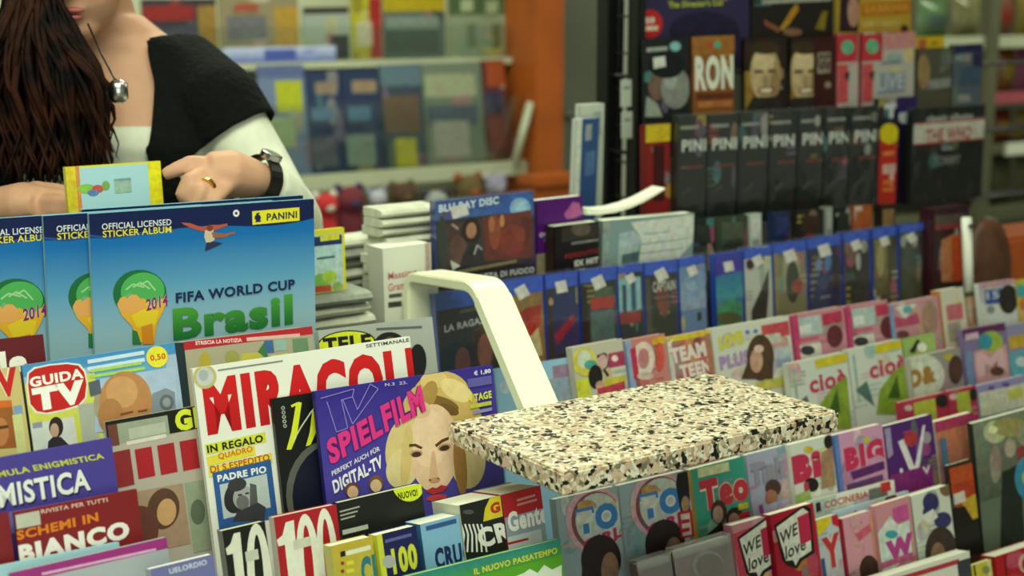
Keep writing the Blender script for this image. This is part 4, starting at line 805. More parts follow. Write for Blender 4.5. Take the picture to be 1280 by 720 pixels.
# ------------------------------------------------------------------ small cases on the counter in front of the black sleeves
for (tl, tr, c, art, lab) in (
    ((848, 276), (893, 272), '#1e241f', ('#2c342c', '#3c443a'), 'black disc case behind the charcoal one, low back row'),
    ((895, 272), (935, 269), '#38402f', ('#4c5644', '#2c3228'), 'moss green disc case in the low back row'),
    ((937, 268), (952, 266), '#b4bcb0', ('#c4ccc0', '#8c948a'), 'narrow white spined case in the low back row'),
    ((966, 266), (988, 264), '#222c50', ('#2c3864', '#1c2440'), 'narrow navy case in the low back row'),
    ((996, 264), (1030, 261), '#26221f', ('#3c2c26', '#1c1a18'), 'dark brown case in the low back row'),
    ((1032, 259), (1041, 258), '#8c9488', ('#a4aca0', '#6c746a'), 'very thin pale case in the low back row'),
    ((1044, 261), (1064, 259), '#1e231f', ('#2c342c', '#24201c'), 'narrow black case left of the orange one'),
    ((1066, 258), (1091, 256), '#9a5228', ('#a85c30', '#7c3c1c'), 'orange case in the low back row'),
    ((1100, 256), (1120, 254), '#241d18', ('#8c7048', '#2c241c'), 'dark case with a tan face in the low back row')):
    m = Item('disc_case', lab, 'disc case', 1.665, -.5296, tl, tr, c, kind='case', t=.014, spine=c, lean=3, group='low back row of cases')
    x, y = tl; w = tr[0] - x
    m.R(x + w * .15, y + 6, x + w * .85, y + 5, 22, art[0]).R(x + w * .2, y + 32, x + w * .8, y + 31, 40, art[1]).done()

# ------------------------------------------------------------------ wire rack with three tiers of sleeves
W7, W8, W9 = 1.765, 1.835, 1.895
wr = empty('wire_rack', (2.0, 1.95, 0), 'black wire display rack with square posts holding disc sleeves', 'rack')
K = lambda n, b, m=BLACKM, bv=.001: at_parent(box(n, b, m, wr, bv), wr)
px_ = atY(763, 120, 1.98); K('post', (px_.x - .018, px_.x + .018, 1.965, 2.0, 0, 2.05), BLACKM, .002)
pr_ = atY(797, 120, 1.87); K('post', (pr_.x - .008, pr_.x + .008, 1.86, 1.885, 0, 2.05), BLACKM, .002)
for xx in (2.2, 3.0): K('post', (xx, xx + .03, 1.965, 2.0, 0, 2.05), BLACKM, .002)
for z in [CT + .02 + .062 * k for k in range(18)]:
    at_parent(tube('grid_wire', [(px_.x, 1.985, z), (pr_.x, 1.872, z)], .0022, BLACKM, wr, 6), wr)
for k in (.35, .7):
    at_parent(tube('grid_wire', [(px_.x + (pr_.x - px_.x) * k, 1.985 - .113 * k, CT), (px_.x + (pr_.x - px_.x) * k, 1.985 - .113 * k, 2.0)], .0022, BLACKM, wr, 6), wr)
for (Y, zb) in ((W7, -.36), (W8, -.24), (W9, -.11)):
    z = EYE.z + zb - .003
    for dy in (-.02, .005, .03): at_parent(tube('shelf_wire', [(pr_.x - .004, Y + dy, z), (3.05, Y + dy, z)], .0028, BLACKM, wr, 6), wr)
    for xx in (1.56, 2.215, 3.01): at_parent(tube('shelf_arm', [(xx, Y - .02, z - .003), (xx, 1.975, z - .003)], .0035, BLACKM, wr, 6), wr)

LP = ['leftmost', 'second', 'third', 'fourth', 'fifth', 'sixth', 'rightmost']
xs = [846, 884, 923, 961, 997, 1030, 1062]
for i, x in enumerate(xs):
    y = 146 - (x - 846) * .055
    m = Item('disc_sleeve', 'black shrink wrapped music sleeve, %s of the seven fanned copies' % LP[i], 'disc sleeve', W7 - .012 + .0008 * (i % 2), -.36, (x, y), (x + ((xs + [1099])[i + 1] - x) - 1.2, y - 2), '#1c221c', kind='case', t=.012, spine='#20261f', lean=1, group='fanned black music sleeves', wrap=WRAP)
    m.lines(x + 4, y + 12, x + 27, y + 10.6, 1, 4, 4, '#8c948a', .05).T('PINK', x + 6, y + 29, x + 45, y + 26.8, 15, '#c4cac0', .035)
    m.lines(x + 10, y + 62, x + 33, y + 60, 1, 4, 3.4, '#6c3424', .1)
    m.L([(x + 6, y + 98), (x + 18, y + 88)], 1.5, '#4c544c').done()
m = Item('disc_sleeve', 'red strip with a yellow disc between the black sleeves', 'disc sleeve', W7 - .008, -.36, (1099, 150), (1123, 147), '#b0281e', kind='case', t=.01, spine='#2c1a30', lean=1)
m.top(12, '#20182c').E(1111, 167, 12, 13, '#c9b81c').lines(1103, 190, 1118, 188, 1, 4, 5, '#d07a3c', .02).R(1103, 206, 1119, 204, 12, '#c8a49c').lines(1103, 226, 1117, 225, 2, 9, 5, '#cc7030', .1).done()
m = Item('disc_sleeve', 'dark violet sleeve with white letters behind the red strip', 'disc sleeve', W7 + .022, -.36, (1098, 124), (1146, 120), '#1e1a30', kind='case', t=.012, spine='#18161f', lean=1)
m.T('Te', 1105, 130, 1137, 127, 27, '#b8bcc0', .05).R(1120, 124, 1146, 120, 18, '#2c2058').done()
m = Item('disc_sleeve', 'black sleeve with a white title band edged in red', 'disc sleeve', W7 - .012, -.36, (1140, 137), (1232, 131), '#1b1f1b', kind='case', t=.012, spine='#1c201c', lean=1, wrap=WRAP)
m.T('classic albums', 1158, 144, 1216, 140, 9, '#b0b4aa', .03).R(1142, 154, 1230, 147, 28, '#9a2c30').R(1142, 156, 1230, 149, 24, '#c4c4b8').T('THE WHO', 1157, 162, 1214, 157, 17, '#9c3c3c', .03).lines(1177, 184, 1191, 183, 1, 4, 4, '#8c908a', .02).T('TOMMY', 1166, 196, 1200, 193, 12, '#7c827c', .02).done()
m = Item('disc_sleeve', 'red and yellow sleeve edge left of the fanned black sleeves', 'disc sleeve', W7 + .0, -.36, (806, 157), (838, 154), '#7c1a18', kind='case', t=.014, spine='#6c1614', lean=1)
m.top(22, '#c0a824').R(816, 182, 830, 181, 70, '#3c1412').done()
# second tier
m = Item('magazine', 'dark magazine with a grey portrait beside the rack post', 'magazine', W8, -.24, (804, 50), (861, 46), '#1a1e1e', t=.006, lean=2)
m.lines(808, 60, 834, 58, 1, 4, 5, '#98a09a', .02).E(844, 58, 7, 6, '#7cb0b4').E(844, 110, 18, 26, '#7c827c').E(838, 100, 8, 12, '#989c96').P([(808, 120), (822, 130), (828, 146), (806, 146)], '#8c928a').E(833, 82, 22, 16, '#14181a').P([(816, 72), (831, 70), (832, 83), (817, 86)], '#c4c8c0').done()
m = Item('disc_sleeve', 'gold and brown sleeve with tall white capitals', 'disc sleeve', W8, -.24, (864, 46), (918, 44), '#7c4c1e', kind='case', t=.01, spine='#3c2818', lean=2)
m.top(24, '#94642c', '#8c5c28').E(887, 57, 4, 4, '#a8442c').E(896, 56, 5, 5, '#5c9474').T('RON', 868, 70, 916, 68, 44, '#d0d4c4', .05).R(870, 117, 916, 115, 8, '#5c2c18').R(872, 127, 914, 125, 8, '#a8683c').done()
for i, x in enumerate((930, 988)):
    m = Item('disc_sleeve', ('sepia sleeve with a smiling man, left of the two' if i == 0 else 'sepia sleeve with a smiling man and pale letters, right of the two'), 'disc sleeve', W8, -.24, (x, 48), (x + (54 if i == 0 else 56), 46), '#231812', kind='case', t=.01, spine='#1c1410', lean=2, group='sepia portrait sleeves')
    fx = x + (26 if i == 0 else 18)
    m.strip(0, .2, .3, 1, '#8c6c2c')
    m.E(fx, 72, 23, 26, '#2c2018').E(fx + 19, 92, 4, 8, '#8c7450').E(fx, 92, 19, 36, '#a08a62').E(fx - 4, 92, 14, 33, '#b49e76').E(fx - 2, 76, 13, 13, '#c4b08a').E(fx, 60, 18, 8, '#3a2c1e').E(fx + 12, 104, 6, 16, '#8c7450').P([(fx - 16, 122), (fx + 16, 120), (fx + 26, 140), (fx - 26, 140)], '#2a2622').R(fx - 14, 88, fx - 3, 87, 4, '#4c3c28').R(fx + 3, 87, fx + 13, 86, 4, '#4c3c28').E(fx, 101, 4, 7, '#94805c').E(fx + 1, 113, 10, 5, '#5c4428', -5).E(fx + 1, 113, 8, 3, '#d0c4a8', -5)
    if i: m.strip(.5, 1, 0, .9, '#381614').R(x + 33, 66, x + 49, 65, 26, '#8c8474').T('GG', x + 34, 68, x + 48, 67, 20, '#3c2420', .05).E(x + 46, 106, 4, 4, '#8c7c70')
    m.done()
for (tl, tr, lab) in (((1046, 43), (1074, 41), 'red and white sleeve with a green disc, narrow one'), ((1077, 42), (1144, 38), 'red and white sleeve with a green disc, wide one')):
    m = Item('disc_sleeve', lab, 'disc sleeve', W8, -.24, tl, tr, '#a8a49c', kind='case', t=.01, spine='#8c2c34', lean=2, group='red and white sleeves')
    x, y = tl; w = tr[0] - x
    m.R(x, y + 1, x + 26, y, 34, '#b0303c').E(x + 13, y + 16, 8, 9, '#5ca480').R(x + 1, y + 38, x + 14, y + 37, 48, '#b8484c').P([(x + 8, y + 50), (x + 16, y + 46), (x + 14, y + 60)], '#2c2426')
    if w > 40: m.R(x + 28, y, x + w, y - 3, 20, '#b8807c').lines(x + 24, y + 36, x + 50, y + 34, 1, 4, 2.4, '#5c6470', .02).R(x + 20, y + 50, x + 54, y + 47, 26, '#7c8694').T('LIVE', x + 20, y + 52, x + 52, y + 49, 20, '#a4acb4', .03)
    m.done()
m = Item('disc_sleeve', 'brown and grey sleeve with a yellow label above its corner', 'disc sleeve', W8, -.24, (1147, 62), (1190, 58), '#4c4a3c', kind='case', t=.01, spine='#3c3a30', lean=2)
m.E(1154, 90, 8, 22, '#8c7450').R(1160, 100, 1188, 97, 12, '#7c8480').R(1176, 70, 1190, 69, 10, '#5c6468').done()
m = Item('price_label', 'yellow shelf label on the rack above the brown sleeve', 'label', W8 + .012, -.24, (1146, 47), (1181, 44), '#bfa01c', kind='case', t=.004, spine='#bfa01c', lean=2)
m.R(1148, 49, 1158, 48, 14, '#b05c3c').R(1163, 52, 1172, 51, 5, '#a07c18').done()
m = Item('disc_sleeve', 'slate grey sleeve with a navy corner at the rack end', 'disc sleeve', W8, -.24, (1191, 57), (1229, 53), '#4e5862', kind='case', t=.01, spine='#3c444c', lean=2)
m.R(1192, 58, 1228, 54, 10, '#24244c').R(1216, 66, 1228, 65, 20, '#2a2a48').R(1200, 84, 1226, 82, 24, '#3c5064').R(1194, 70, 1212, 69, 6, '#7c8684').done()
# top tier
m = Item('boxed_set', 'violet boxed set with lime lettering and round red sticker', 'box', W9, -.11, (802, -70), (937, -78), '#2c2646', kind='case', t=.02, spine='#24203c', lean=2)
m.E(880, 40, 44, 26, '#1e1a34').T("The Director's Cut", 835, 2, 903, -1, 8, '#a8b42c', .03).E(812, 30, 16, 18, '#b02420').T('50', 806, 22, 818, 21, 8, '#d8c8bc', .06).R(803, 33, 822, 32, 6, '#d0b8ac').done()
m = Item('boxed_set', 'black boxed set with a yellow limbed figure on the top tier', 'box', W9, -.11, (938, -70), (1043, -76), '#1e1a16', kind='case', t=.02, spine='#1a1614', lean=2)
m.lines(952, 0, 1040, -4, 1, 4, 5, '#98988c', .02).P([(974, 36), (990, 10), (996, 4), (998, 12), (986, 30), (978, 38)], '#a87c1e').P([(954, 24), (976, 36), (972, 41), (956, 32)], '#7c4c34').E(990, 40, 12, 5, '#7c5c44').P([(1018, 36), (1028, 14), (1034, 14), (1030, 38)], '#7c6c1e').done()
m = Item('boxed_set', 'yellow boxed set with a woman and orange capitals on top tier', 'box', W9, -.11, (1046, -70), (1141, -74), '#a8882c', kind='case', t=.02, spine='#8c7c34', lean=2)
m.P([(1050, -5), (1074, -6), (1072, 40), (1048, 40)], '#2c1c24').E(1066, 14, 7, 20, '#a8806c').R(1076, 4, 1138, 1, 16, '#a8641c').T('SABRINA', 1080, 6, 1136, 3, 11, '#b8862c', .05).R(1078, 27, 1124, 25, 7, '#b89c54').E(1130, 36, 5, 5, '#2c241c').done()

# ------------------------------------------------------------------ blue and white books by the posts
m = Item('book', 'white and blue paperback leaning beside the rack post, front one', 'book', 1.80, -.36, (720, 150), (750, 146), '#2c4a78', kind='book', t=.012, spine='#c9d0c4', lean=-4)
m.strip(0, .25, 0, 1, '#c9d0c4').R(732, 156, 740, 155, 20, '#8c9c98').R(732, 190, 744, 188, 30, '#4c6c94').done()
m = Item('book', 'pale paperback with rounded top behind the blue one', 'book', 1.82, -.36, (724, 132), (756, 128), '#b4bcae', kind='book', t=.012, spine='#c4ccbc', lean=-2)
m.R(742, 140, 752, 139, 30, '#94a09a').done()
z = EYE.z - .36; q = atY(735, 200, 1.82)
tag(box('bracket_shelf', (q.x - .09, q.x + .1, 1.74, 1.86, z - .012, z - .001), BLACKM, None, .002), 'small black shelf carrying paperbacks beside the rack post', 'shelf')
# curled magazine lying over the book tops
V = []; F = []; prof_ = [(733, 268.5), (742, 268.5), (752, 268), (770, 265.5), (788, 260), (804, 253), (818, 245), (831, 237)]
for i, (x, y) in enumerate(prof_):
    p = atY(x, y, 1.655); th = .0075 * (1 - i / 8) + .002
    for Y in (1.655, 1.685):
        V += [(p.x, Y, p.z), (p.x, Y, p.z + th)]
for i in range(len(prof_) - 1):
    a = i * 4; b = a + 4
    F += [(a, b, b + 1, a + 1), (a + 2, a + 3, b + 3, b + 2), (a + 1, b + 1, b + 3, a + 3), (a, a + 2, b + 2, b)]
F += [(0, 1, 3, 2), (len(V) - 4, len(V) - 2, len(V) - 1, len(V) - 3)]
tag(link('curled_magazine', geo(V, F), PAGES), 'white magazine with curled up corner lying on the upright books', 'magazine')

# ------------------------------------------------------------------ newspapers and books on the counter
NEWS = mat('newsprint', '#c4c6b2', .85, noise=.14, nscale=60)
NEWS2 = mat('newsprint_grey', '#8f9488', .85, noise=.2, nscale=70)
def paper_mesh(w, d, t, seed):
    r = random.Random(seed); V = []; F = []; n = 7
    for i in range(n):
        u = i / (n - 1) - .5; sag = .0012 * r.uniform(-1, 1)
        for (y, z) in ((.0, .15), (-.004, .5), (.0, .85), (.012, 1), (d, 1), (d, 0), (.012, 0)):
            V.append((u * w, y, z * t + sag * (1 if .1 < i / n < .9 else 0) * .25))
    for i in range(n - 1):
        for k in range(7):
            a = i * 7 + k; b = i * 7 + (k + 1) % 7; F.append((a, a + 7, b + 7, b))
    F += [tuple(range(7)), tuple(range((n - 1) * 7, n * 7))[::-1]]
    me = geo(V, F); bm = bmesh.new(); bm.from_mesh(me); bmesh.ops.recalc_face_normals(bm, faces=bm.faces); bm.to_mesh(me); bm.free()
    return me
def pile(x0, x1, Y, ytop, d, t, label, group, grey=0, rot=0):
    a = atY(x0, ytop, Y); b = atY(x1, ytop, Y); n = max(2, int(round((a.z - CT) / t))); t = (a.z - CT) / n
    mes = [paper_mesh(b.x - a.x, d, t * .93, 3 + k + int(x0)) for k in range(3)]
    for k in range(n):
        o = link('folded_newspaper', mes[k % 3], NEWS2 if random.random() < grey else NEWS)
        o.location = ((a.x + b.x) / 2 + random.uniform(-.006, .006), Y + random.uniform(-.006, .006), CT + k * t + .0003)
        o.rotation_euler = (0, 0, rot + random.uniform(-.05, .05))
        tag(o, label if k < n - 1 else label.replace('folded newspaper in', 'topmost folded newspaper of'), 'newspaper', group)
for me_ in (0,): pass
pile(384, 466, 1.575, 372, .14, .016, 'folded newspaper in the low pile beside the blue albums', 'low newspaper pile', .3)
pile(424, 474, 1.742, 300, .05, .014, 'folded newspaper in the middle pile behind the white book', 'middle newspaper pile', .45, .1)
pile(478, 552, 1.678, 262, .05, .013, 'folded newspaper in the tall pile behind the film case', 'tall newspaper pile', .1, .04)
NEWS_TOP = atY(420, 372, 1.575).z
m = Item('sticker_box', 'yellow framed light blue sticker booklet standing on the newspapers', 'booklet', 1.585, NEWS_TOP - EYE.z + .006, (386, 289), (431, 284), '#d2cc2c', kind='mag', t=.006, lean=0)
m.R(375, 297, 427, 291, 68, '#a9cdd6', '#b8d2c4').R(375, 298, 427, 293, 12, '#1c3464').R(400, 295, 424, 292, 7, '#d8d43c').lines(396, 322, 419, 319, 1, 4, 3, '#4c6c80', .02).E(402, 352, 12, 10, '#7cb454').E(412, 346, 9, 8, '#a8c448').R(392, 358, 414, 356, 8, '#c0503c').E(422, 358, 7, 6, '#8cb060').done()
m = Item('book', 'thick white book with a pink name, standing left of the bracket', 'book', 1.624, -.5296, (477, 314), (539, 300), '#d6d8ca', kind='book', t=.04, spine='#c4c6b8', lean=0)
m.T('Massimo', 485, 341, 521, 335, 9, '#b8606c', .02).T('Gram', 485, 355, 506, 351, 10, '#b8606c', .02).lines(486, 368, 502, 366, 1, 4, 5, '#4c4c4c', .02).lines(485, 378, 502, 376, 1, 4, 7, '#3c3c3c', .02).R(531, 304, 537, 303, 60, '#b49c94').done()

# ------------------------------------------------------------------ magazines on the wall shelf
ZS = zsh - EYE.z + .001; ZT = z2 - EYE.z + .001
def back(lab, tl, tr, c, arts, tier=0):
    m = Item('magazine', lab, 'magazine', YB + (.03 if tier == 0 else .11), (ZS if tier == 0 else ZT), tl, tr, c, t=.008, lean=-0 if tier else 6, group='magazines on the wall shelf')
    x, y = tl; w = tr[0] - x; h = 130 if tier == 0 else 76
    for a in arts: m.R(x + a[0] * w, y + a[1] * h, x + a[2] * w, y + a[1] * h - 1, a[3] * h, a[4])
    m.done()
back('pale blue magazine with yellow figure beside the black cardigan sleeve', (320, 82), (379, 80), '#6c7c9c', [(.4, .15, .95, .3, '#b0b82c'), (.2, .5, .8, .3, '#98a884'), (0, 0, 1, .12, '#5c6894')])
back('navy magazine with pale curl on the wall shelf, left one', (380, 90), (424, 88), '#2c3a5c', [(.3, .1, .9, .12, '#8c7c6c'), (.2, .35, .8, .12, '#5c7ca0'), (.1, .62, .9, .3, '#5c5c6c')])
back('navy magazine with pale curl on the wall shelf, right one', (425, 88), (472, 86), '#2a3858', [(.3, .1, .95, .12, '#94806c'), (.2, .35, .8, .14, '#54789c'), (.1, .62, .9, .3, '#7c8c84')])
back('dark magazine with brown middle and yellow foot on wall shelf', (473, 82), (525, 79), '#3c4854', [(.1, .3, .95, .35, '#6c5440'), (.4, .7, .9, .28, '#b0a82c'), (0, 0, 1, .2, '#5c7484')])
back('grey green magazine with a white block on the wall shelf', (526, 80), (600, 76), '#6c7868', [(.05, .1, .9, .22, '#98a084'), (.1, .4, .95, .2, '#4c586c'), (.2, .55, .8, .35, '#a09c94')])
back('dark red magazine with orange top at the shelf end', (601, 76), (630, 74), '#5c3030', [(.2, .0, 1, .25, '#a04c28'), (.1, .3, .9, .2, '#3c3858'), (.3, .55, 1, .3, '#7c3428')])
back('yellow and grey magazine on the upper shelf behind the shoulder', (273, -6), (372, -8), '#8c8064', [(.1, .35, .6, .4, '#6c6c74'), (.7, .2, 1, .7, '#b08c3c'), (.2, .15, .5, .12, '#a04c3c')], 1)
back('red topped dark magazine on the upper shelf beside the neck', (176, 0), (270, -3), '#3c343c', [(0, .1, .7, .25, '#8c2c2c'), (.1, .45, .9, .4, '#4c4c64'), (.75, .1, 1, .8, '#94763c')], 1)
back('pale grey magazine with a black figure on the upper shelf', (378, 10), (436, 8), '#9aa49a', [(0, -.3, 1, .4, '#2c2c28'), (.6, .45, 1, .5, '#2a2c2c')], 1)
back('yellow magazine with a red edge on the upper shelf', (438, -10), (476, -12), '#b0aa2c', [(.6, .1, 1, 1, '#9c2c28'), (.2, .5, .7, .4, '#c0b8a4')], 1)
back('green grey magazine under a yellow band on upper shelf', (478, -8), (556, -11), '#54645c', [(0, 0, 1, .3, '#b09c1c'), (.05, .38, .9, .2, '#7c8c84'), (.05, .6, .9, .4, '#445048')], 1)
back('leafy patterned pale magazine at the upper shelf end', (560, -8), (638, -12), '#8c9880', [(0, 0, 1, .36, '#4c6444'), (.2, .1, .4, .2, '#a8b494'), (.6, .12, .8, .2, '#98a888'), (.3, .5, .45, .4, '#6c7c64'), (.7, .5, .85, .4, '#5c7054')], 1)
m = Item('magazine', 'white and blue magazine pile edge above the cardigan shoulder', 'magazine', YB + .062, ZT, (278, 60), (420, 57), '#b4bce0', t=.006, lean=0, group=None)
m.top(20, '#c4ccec', '#6070b8').R(330, 62, 370, 61, 14, '#4c5cac').R(378, 62, 392, 61, 12, '#8c98d0').done()
# toys under the shelf
def toy(px, py, Y, r, c1, c2, lab):
    p = atY(px, py, Y); base = zl
    o = empty('plush_toy', (p.x, Y, base), lab, 'toy', 'toys under the wall shelf')
    hh = max(.02, p.z - base)
    V, F = joinVF([ballVF((0, 0, hh * .5), r * 1.05, r * .9, hh * .52), ballVF((0, -.01, hh), r, r * .9, r)])
    link('body', geo(V, F, smooth=True), mat('plush', c1, .9, noise=.2, nscale=50, bump=.3), o)
    for s in (-1, 1):
        V, F = ballVF((s * r * .8, 0, hh + r * .8), r * .36, r * .25, r * .36); link('ear', geo(V, F, smooth=True), mat('plush_ear', c2, .9, noise=.2), o)
    V, F = ballVF((0, -r * .95, hh - r * .15), r * .45, r * .3, r * .35); link('muzzle', geo(V, F, smooth=True), mat('plush_muzzle', c2, .9, noise=.2), o)
zl = atY(500, 300, 3.5).z
for t_ in ((406, 256, 3.4, .033, '#b8282c', '#cfcac0', 'red round plush toy nearest the blue albums under the shelf'), (436, 250, 3.42, .04, '#6a2430', '#3a2c50', 'dark red plush toy under the wall shelf'), (470, 248, 3.4, .026, '#a8a8b4', '#8c94b0', 'small pale plush toy under the wall shelf'),
           (502, 243, 3.42, .036, '#4a3422', '#5c4c34', 'brown plush toy under the wall shelf'), (543, 254, 3.36, .036, '#8c908c', '#2c3048', 'grey plush toy with dark face under the wall shelf'), (585, 236, 3.42, .042, '#5c4c2c', '#844828', 'olive plush toy under the wall shelf right half'), (618, 232, 3.46, .034, '#8c88a0', '#a8a8b0', 'lilac plush toy beside the orange post')): toy(*t_)

# ------------------------------------------------------------------ packets on the snack shelf
def bag(px0, px1, pyt, z, c1, c2, lab):
    a = atY(px0, pyt, YR + .1); b = atY(px1, pyt, YR + .1); w = b.x - a.x; h = a.z - z
    V = []; F = []; K_ = []; n = 8; k = 9; c1 = lin(c1); c2 = lin(c2)
    for s in (-1, 1):
        for j in range(k + 1):
            for i in range(n + 1):
                u = i / n; v = j / k; bul = (max(0, math.sin(math.pi * u)) ** .6) * (max(0, math.sin(math.pi * min(1, max(0, (v - .06) / .88)))) ** .5)
                V.append(((u - .5) * w * (1 - .06 * math.sin(math.pi * v)), s * .035 * bul, v * h)); K_.append(c2 if .3 < v < .62 and .15 < u < .85 else c1)
    m_ = (n + 1) * (k + 1)
    for s in (0, 1):
        for j in range(k):
            for i in range(n):
                q = s * m_ + j * (n + 1) + i; f = (q, q + 1, q + n + 2, q + n + 1); F.append(f if s == 0 else f[::-1])
    o = link('snack_packet', geo(V, F, K_, True), CASE); o.location = ((a.x + b.x) / 2, YR + .1, z + .003)
    tag(o, lab, 'packet', 'packets on the far right shelf')
tz = tiers
bag(1146, 1186, 0, tz[1], '#5c7850', '#4c5c58', 'green packet on the top tier of the far right shelf')
bag(1190, 1226, -4, tz[1], '#7c7850', '#8c8a64', 'olive cream packet on the top tier of the far right shelf')
bag(1236, 1268, -10, tz[1], '#6c4438', '#7c3028', 'brown red packet on the top tier of the far right shelf')
bag(1270, 1312, -6, tz[1], '#6c6028', '#5c4420', 'mustard packet on the top tier at the right picture edge')
bag(1232, 1244, 62, tz[0], '#3c4c64', '#4c5c6c', 'slate packet on the second tier behind the sleeves')
bag(1246, 1268, 58, tz[0], '#8c5420', '#a08c2c', 'orange packet on the second tier of the far right shelf')
bag(1270, 1310, 60, tz[0], '#8c4464', '#7c6464', 'magenta packet on the second tier at the right picture edge')
bag(1236, 1264, 138, tz[2], '#7c3028', '#9c8c2c', 'red and yellow packet on the third tier of the far right shelf')
bag(1268, 1310, 138, tz[2], '#7c6a30', '#6c6c44', 'ochre packet on the third tier at the right picture edge')
bag(1232, 1264, 194, tz[3], '#4c4c30', '#5c5a38', 'dark olive packet on the lowest visible tier')
bag(1268, 1310, 196, tz[3], '#5a5634', '#4c4830', 'khaki packet on the lowest visible tier at right edge')

# ------------------------------------------------------------------ ledges under every row
mr = empty('magazine_rack', (1.2, 1.3, 0), 'stepped grey display rack holding the rows of magazines', 'rack')
for k, (xa, xb, ya, yb, zb) in ROWS.items():
    z = EYE.z + zb
    at_parent(box('ledge', (xa - .01, xb + .01, ya - .004, max(yb, ya + .01), z - .004, z - .0004), GREYM, mr), mr)
at_parent(box('side_panel', (-.62, -.6, .95, 1.45, 0, .55), GREYM, mr), mr)
at_parent(box('base_panel', (-.6, 3.0, 1.0, 1.02, 0, .50), GREYM, mr), mr)
at_parent(box('base_panel', (-.6, 3.0, 1.02, 1.44, .46, .50), GREYM, mr), mr)
at_parent(box('side_panel', (3.0, 3.02, .95, 1.45, 0, .55), GREYM, mr), mr)
for (x, y, lab) in ((783, 100, 'upper white price card clipped inside the wire rack side'), (784, 140, 'lower white price card clipped inside the wire rack side')):
    m = Item('price_card', lab, 'card', 1.858, 0, (x - 7, y), (x + 7, y - 1), '#aab2a4', t=.002, kind='case', spine='#aab2a4', lean=0, h=.045, group='price cards on the wire rack')
    m.R(x - 4, y + 8, x + 4, y + 7.5, 4, '#7c8478').done()
# ------------------------------------------------------------------ woman behind the counter
SKIN = mat('skin', '#c99a7c', .55, spec=.3, noise=.05, nscale=30)
def make_remesh(parts, vox, smooth=6, name='m'):
    V, F = joinVF(parts); me = geo(V, F); bm = bmesh.new(); bm.from_mesh(me); bmesh.ops.recalc_face_normals(bm, faces=bm.faces); bm.to_mesh(me); bm.free()
    o = bpy.data.objects.new('tmp', me); C.objects.link(o)
    r = o.modifiers.new('r', 'REMESH'); r.mode = 'VOXEL'; r.voxel_size = vox
    if smooth:
        s = o.modifiers.new('s', 'SMOOTH'); s.iterations = smooth; s.factor = .5
    bpy.context.view_layer.update()
    out = bpy.data.meshes.new_from_object(o.evaluated_get(bpy.context.evaluated_depsgraph_get()))
    bpy.data.objects.remove(o)
    for p in out.polygons: p.use_smooth = True
    return out
FH = Vector((FW.x, FW.y, 0)).normalized()
BO = atW(118, 10, 1.92); BO.z = 0
def bp(s, f, z): return BO + RT * s - FH * f + Vector((0, 0, z))
def loft(rings, n=28, rot=0, grow=0):
    """rings of (s, f, z, half width, half depth)"""
    V = []; F = []
    for (s, f, z, a, b) in rings:
        for k in range(n):
            an = 2 * math.pi * k / n; cs, sn = math.cos(an), math.sin(an)
            e = .82
            V.append(bp(s + (a + grow) * math.copysign(abs(cs) ** e, cs), f + (b + grow) * math.copysign(abs(sn) ** e, sn), z))
    for i in range(len(rings) - 1):
        for k in range(n): F.append((i * n + k, i * n + (k + 1) % n, (i + 1) * n + (k + 1) % n, (i + 1) * n + k))
    F += [tuple(range(n))[::-1], tuple(range((len(rings) - 1) * n, len(rings) * n))]
    return V, F
TOR = [(0, -.10, .80, .165, .11), (0, -.10, .88, .175, .12), (0, -.085, 1.0, .15, .105), (0, -.06, 1.08, .15, .10), (0, -.03, 1.16, .165, .12), (0, -.02, 1.22, .17, .118), (0, -.03, 1.27, .172, .095), (0, -.035, 1.31, .165, .078), (0, -.035, 1.34, .13, .066), (0, -.03, 1.365, .085, .06), (0, -.015, 1.39, .058, .056)]
def pw(l): return [atW(*p) for p in l]
shL = (270, 130, 1.93); elL = (366, 292, 1.90); wrL = (328, 227, 1.712)
shR = (-40, 130, 1.93); elR = (-118, 300, 1.86); wrR = (-34, 264, 1.692)
armL = pw([shL, (318, 205, 1.925), elL, (356, 262, 1.79), wrL]); armR = pw([shR, (-90, 200, 1.91), elR, (-80, 282, 1.76), wrR])
RA = [.048, .042, .037, .036, .025]
def finger(l, r=.0085): return tubeVF(pw(l), [r, r * .97, r * .9, r * .72][:len(l)] if len(l) > 2 else [r, r * .8], 10)
handL = [tubeVF(pw([(328, 227, 1.712), (308, 222, 1.692), (284, 216, 1.672), (258, 213, 1.662)]), [.025, .030, .034, .026], 14, True, .85),
         finger([(262, 206, 1.662), (238, 204, 1.647), (220, 212, 1.642), (204, 219, 1.642)], .0105),
         finger([(260, 216, 1.652), (236, 226, 1.627), (228, 243, 1.627), (234, 256, 1.637)], .0105),
         finger([(270, 226, 1.652), (250, 240, 1.622), (243, 256, 1.622), (250, 266, 1.632)], .010),
         finger([(286, 232, 1.657), (270, 248, 1.627), (264, 262, 1.622), (270, 272, 1.632)], .0088),
         finger([(310, 232, 1.712), (276, 240, 1.707), (248, 238, 1.700), (226, 230, 1.692)], .0105)]
handR = [tubeVF(pw([(-34, 264, 1.692), (0, 258, 1.677), (30, 254, 1.667), (52, 254, 1.662)]), [.025, .029, .032, .026], 14, True, .8),
         finger([(40, 244, 1.672), (66, 243, 1.664), (88, 246, 1.662), (104, 250, 1.662)], .009),
         finger([(46, 252, 1.660), (72, 252, 1.644), (96, 254, 1.639), (112, 256, 1.642)], .0095),
         finger([(46, 262, 1.662), (70, 263, 1.644), (92, 264, 1.639), (106, 266, 1.642)], .009),
         finger([(40, 272, 1.667), (60, 274, 1.650), (78, 275, 1.644), (90, 276, 1.647)], .008),
         finger([(14, 242, 1.692), (46, 236, 1.687), (72, 238, 1.680), (90, 243, 1.677)], .0105)]
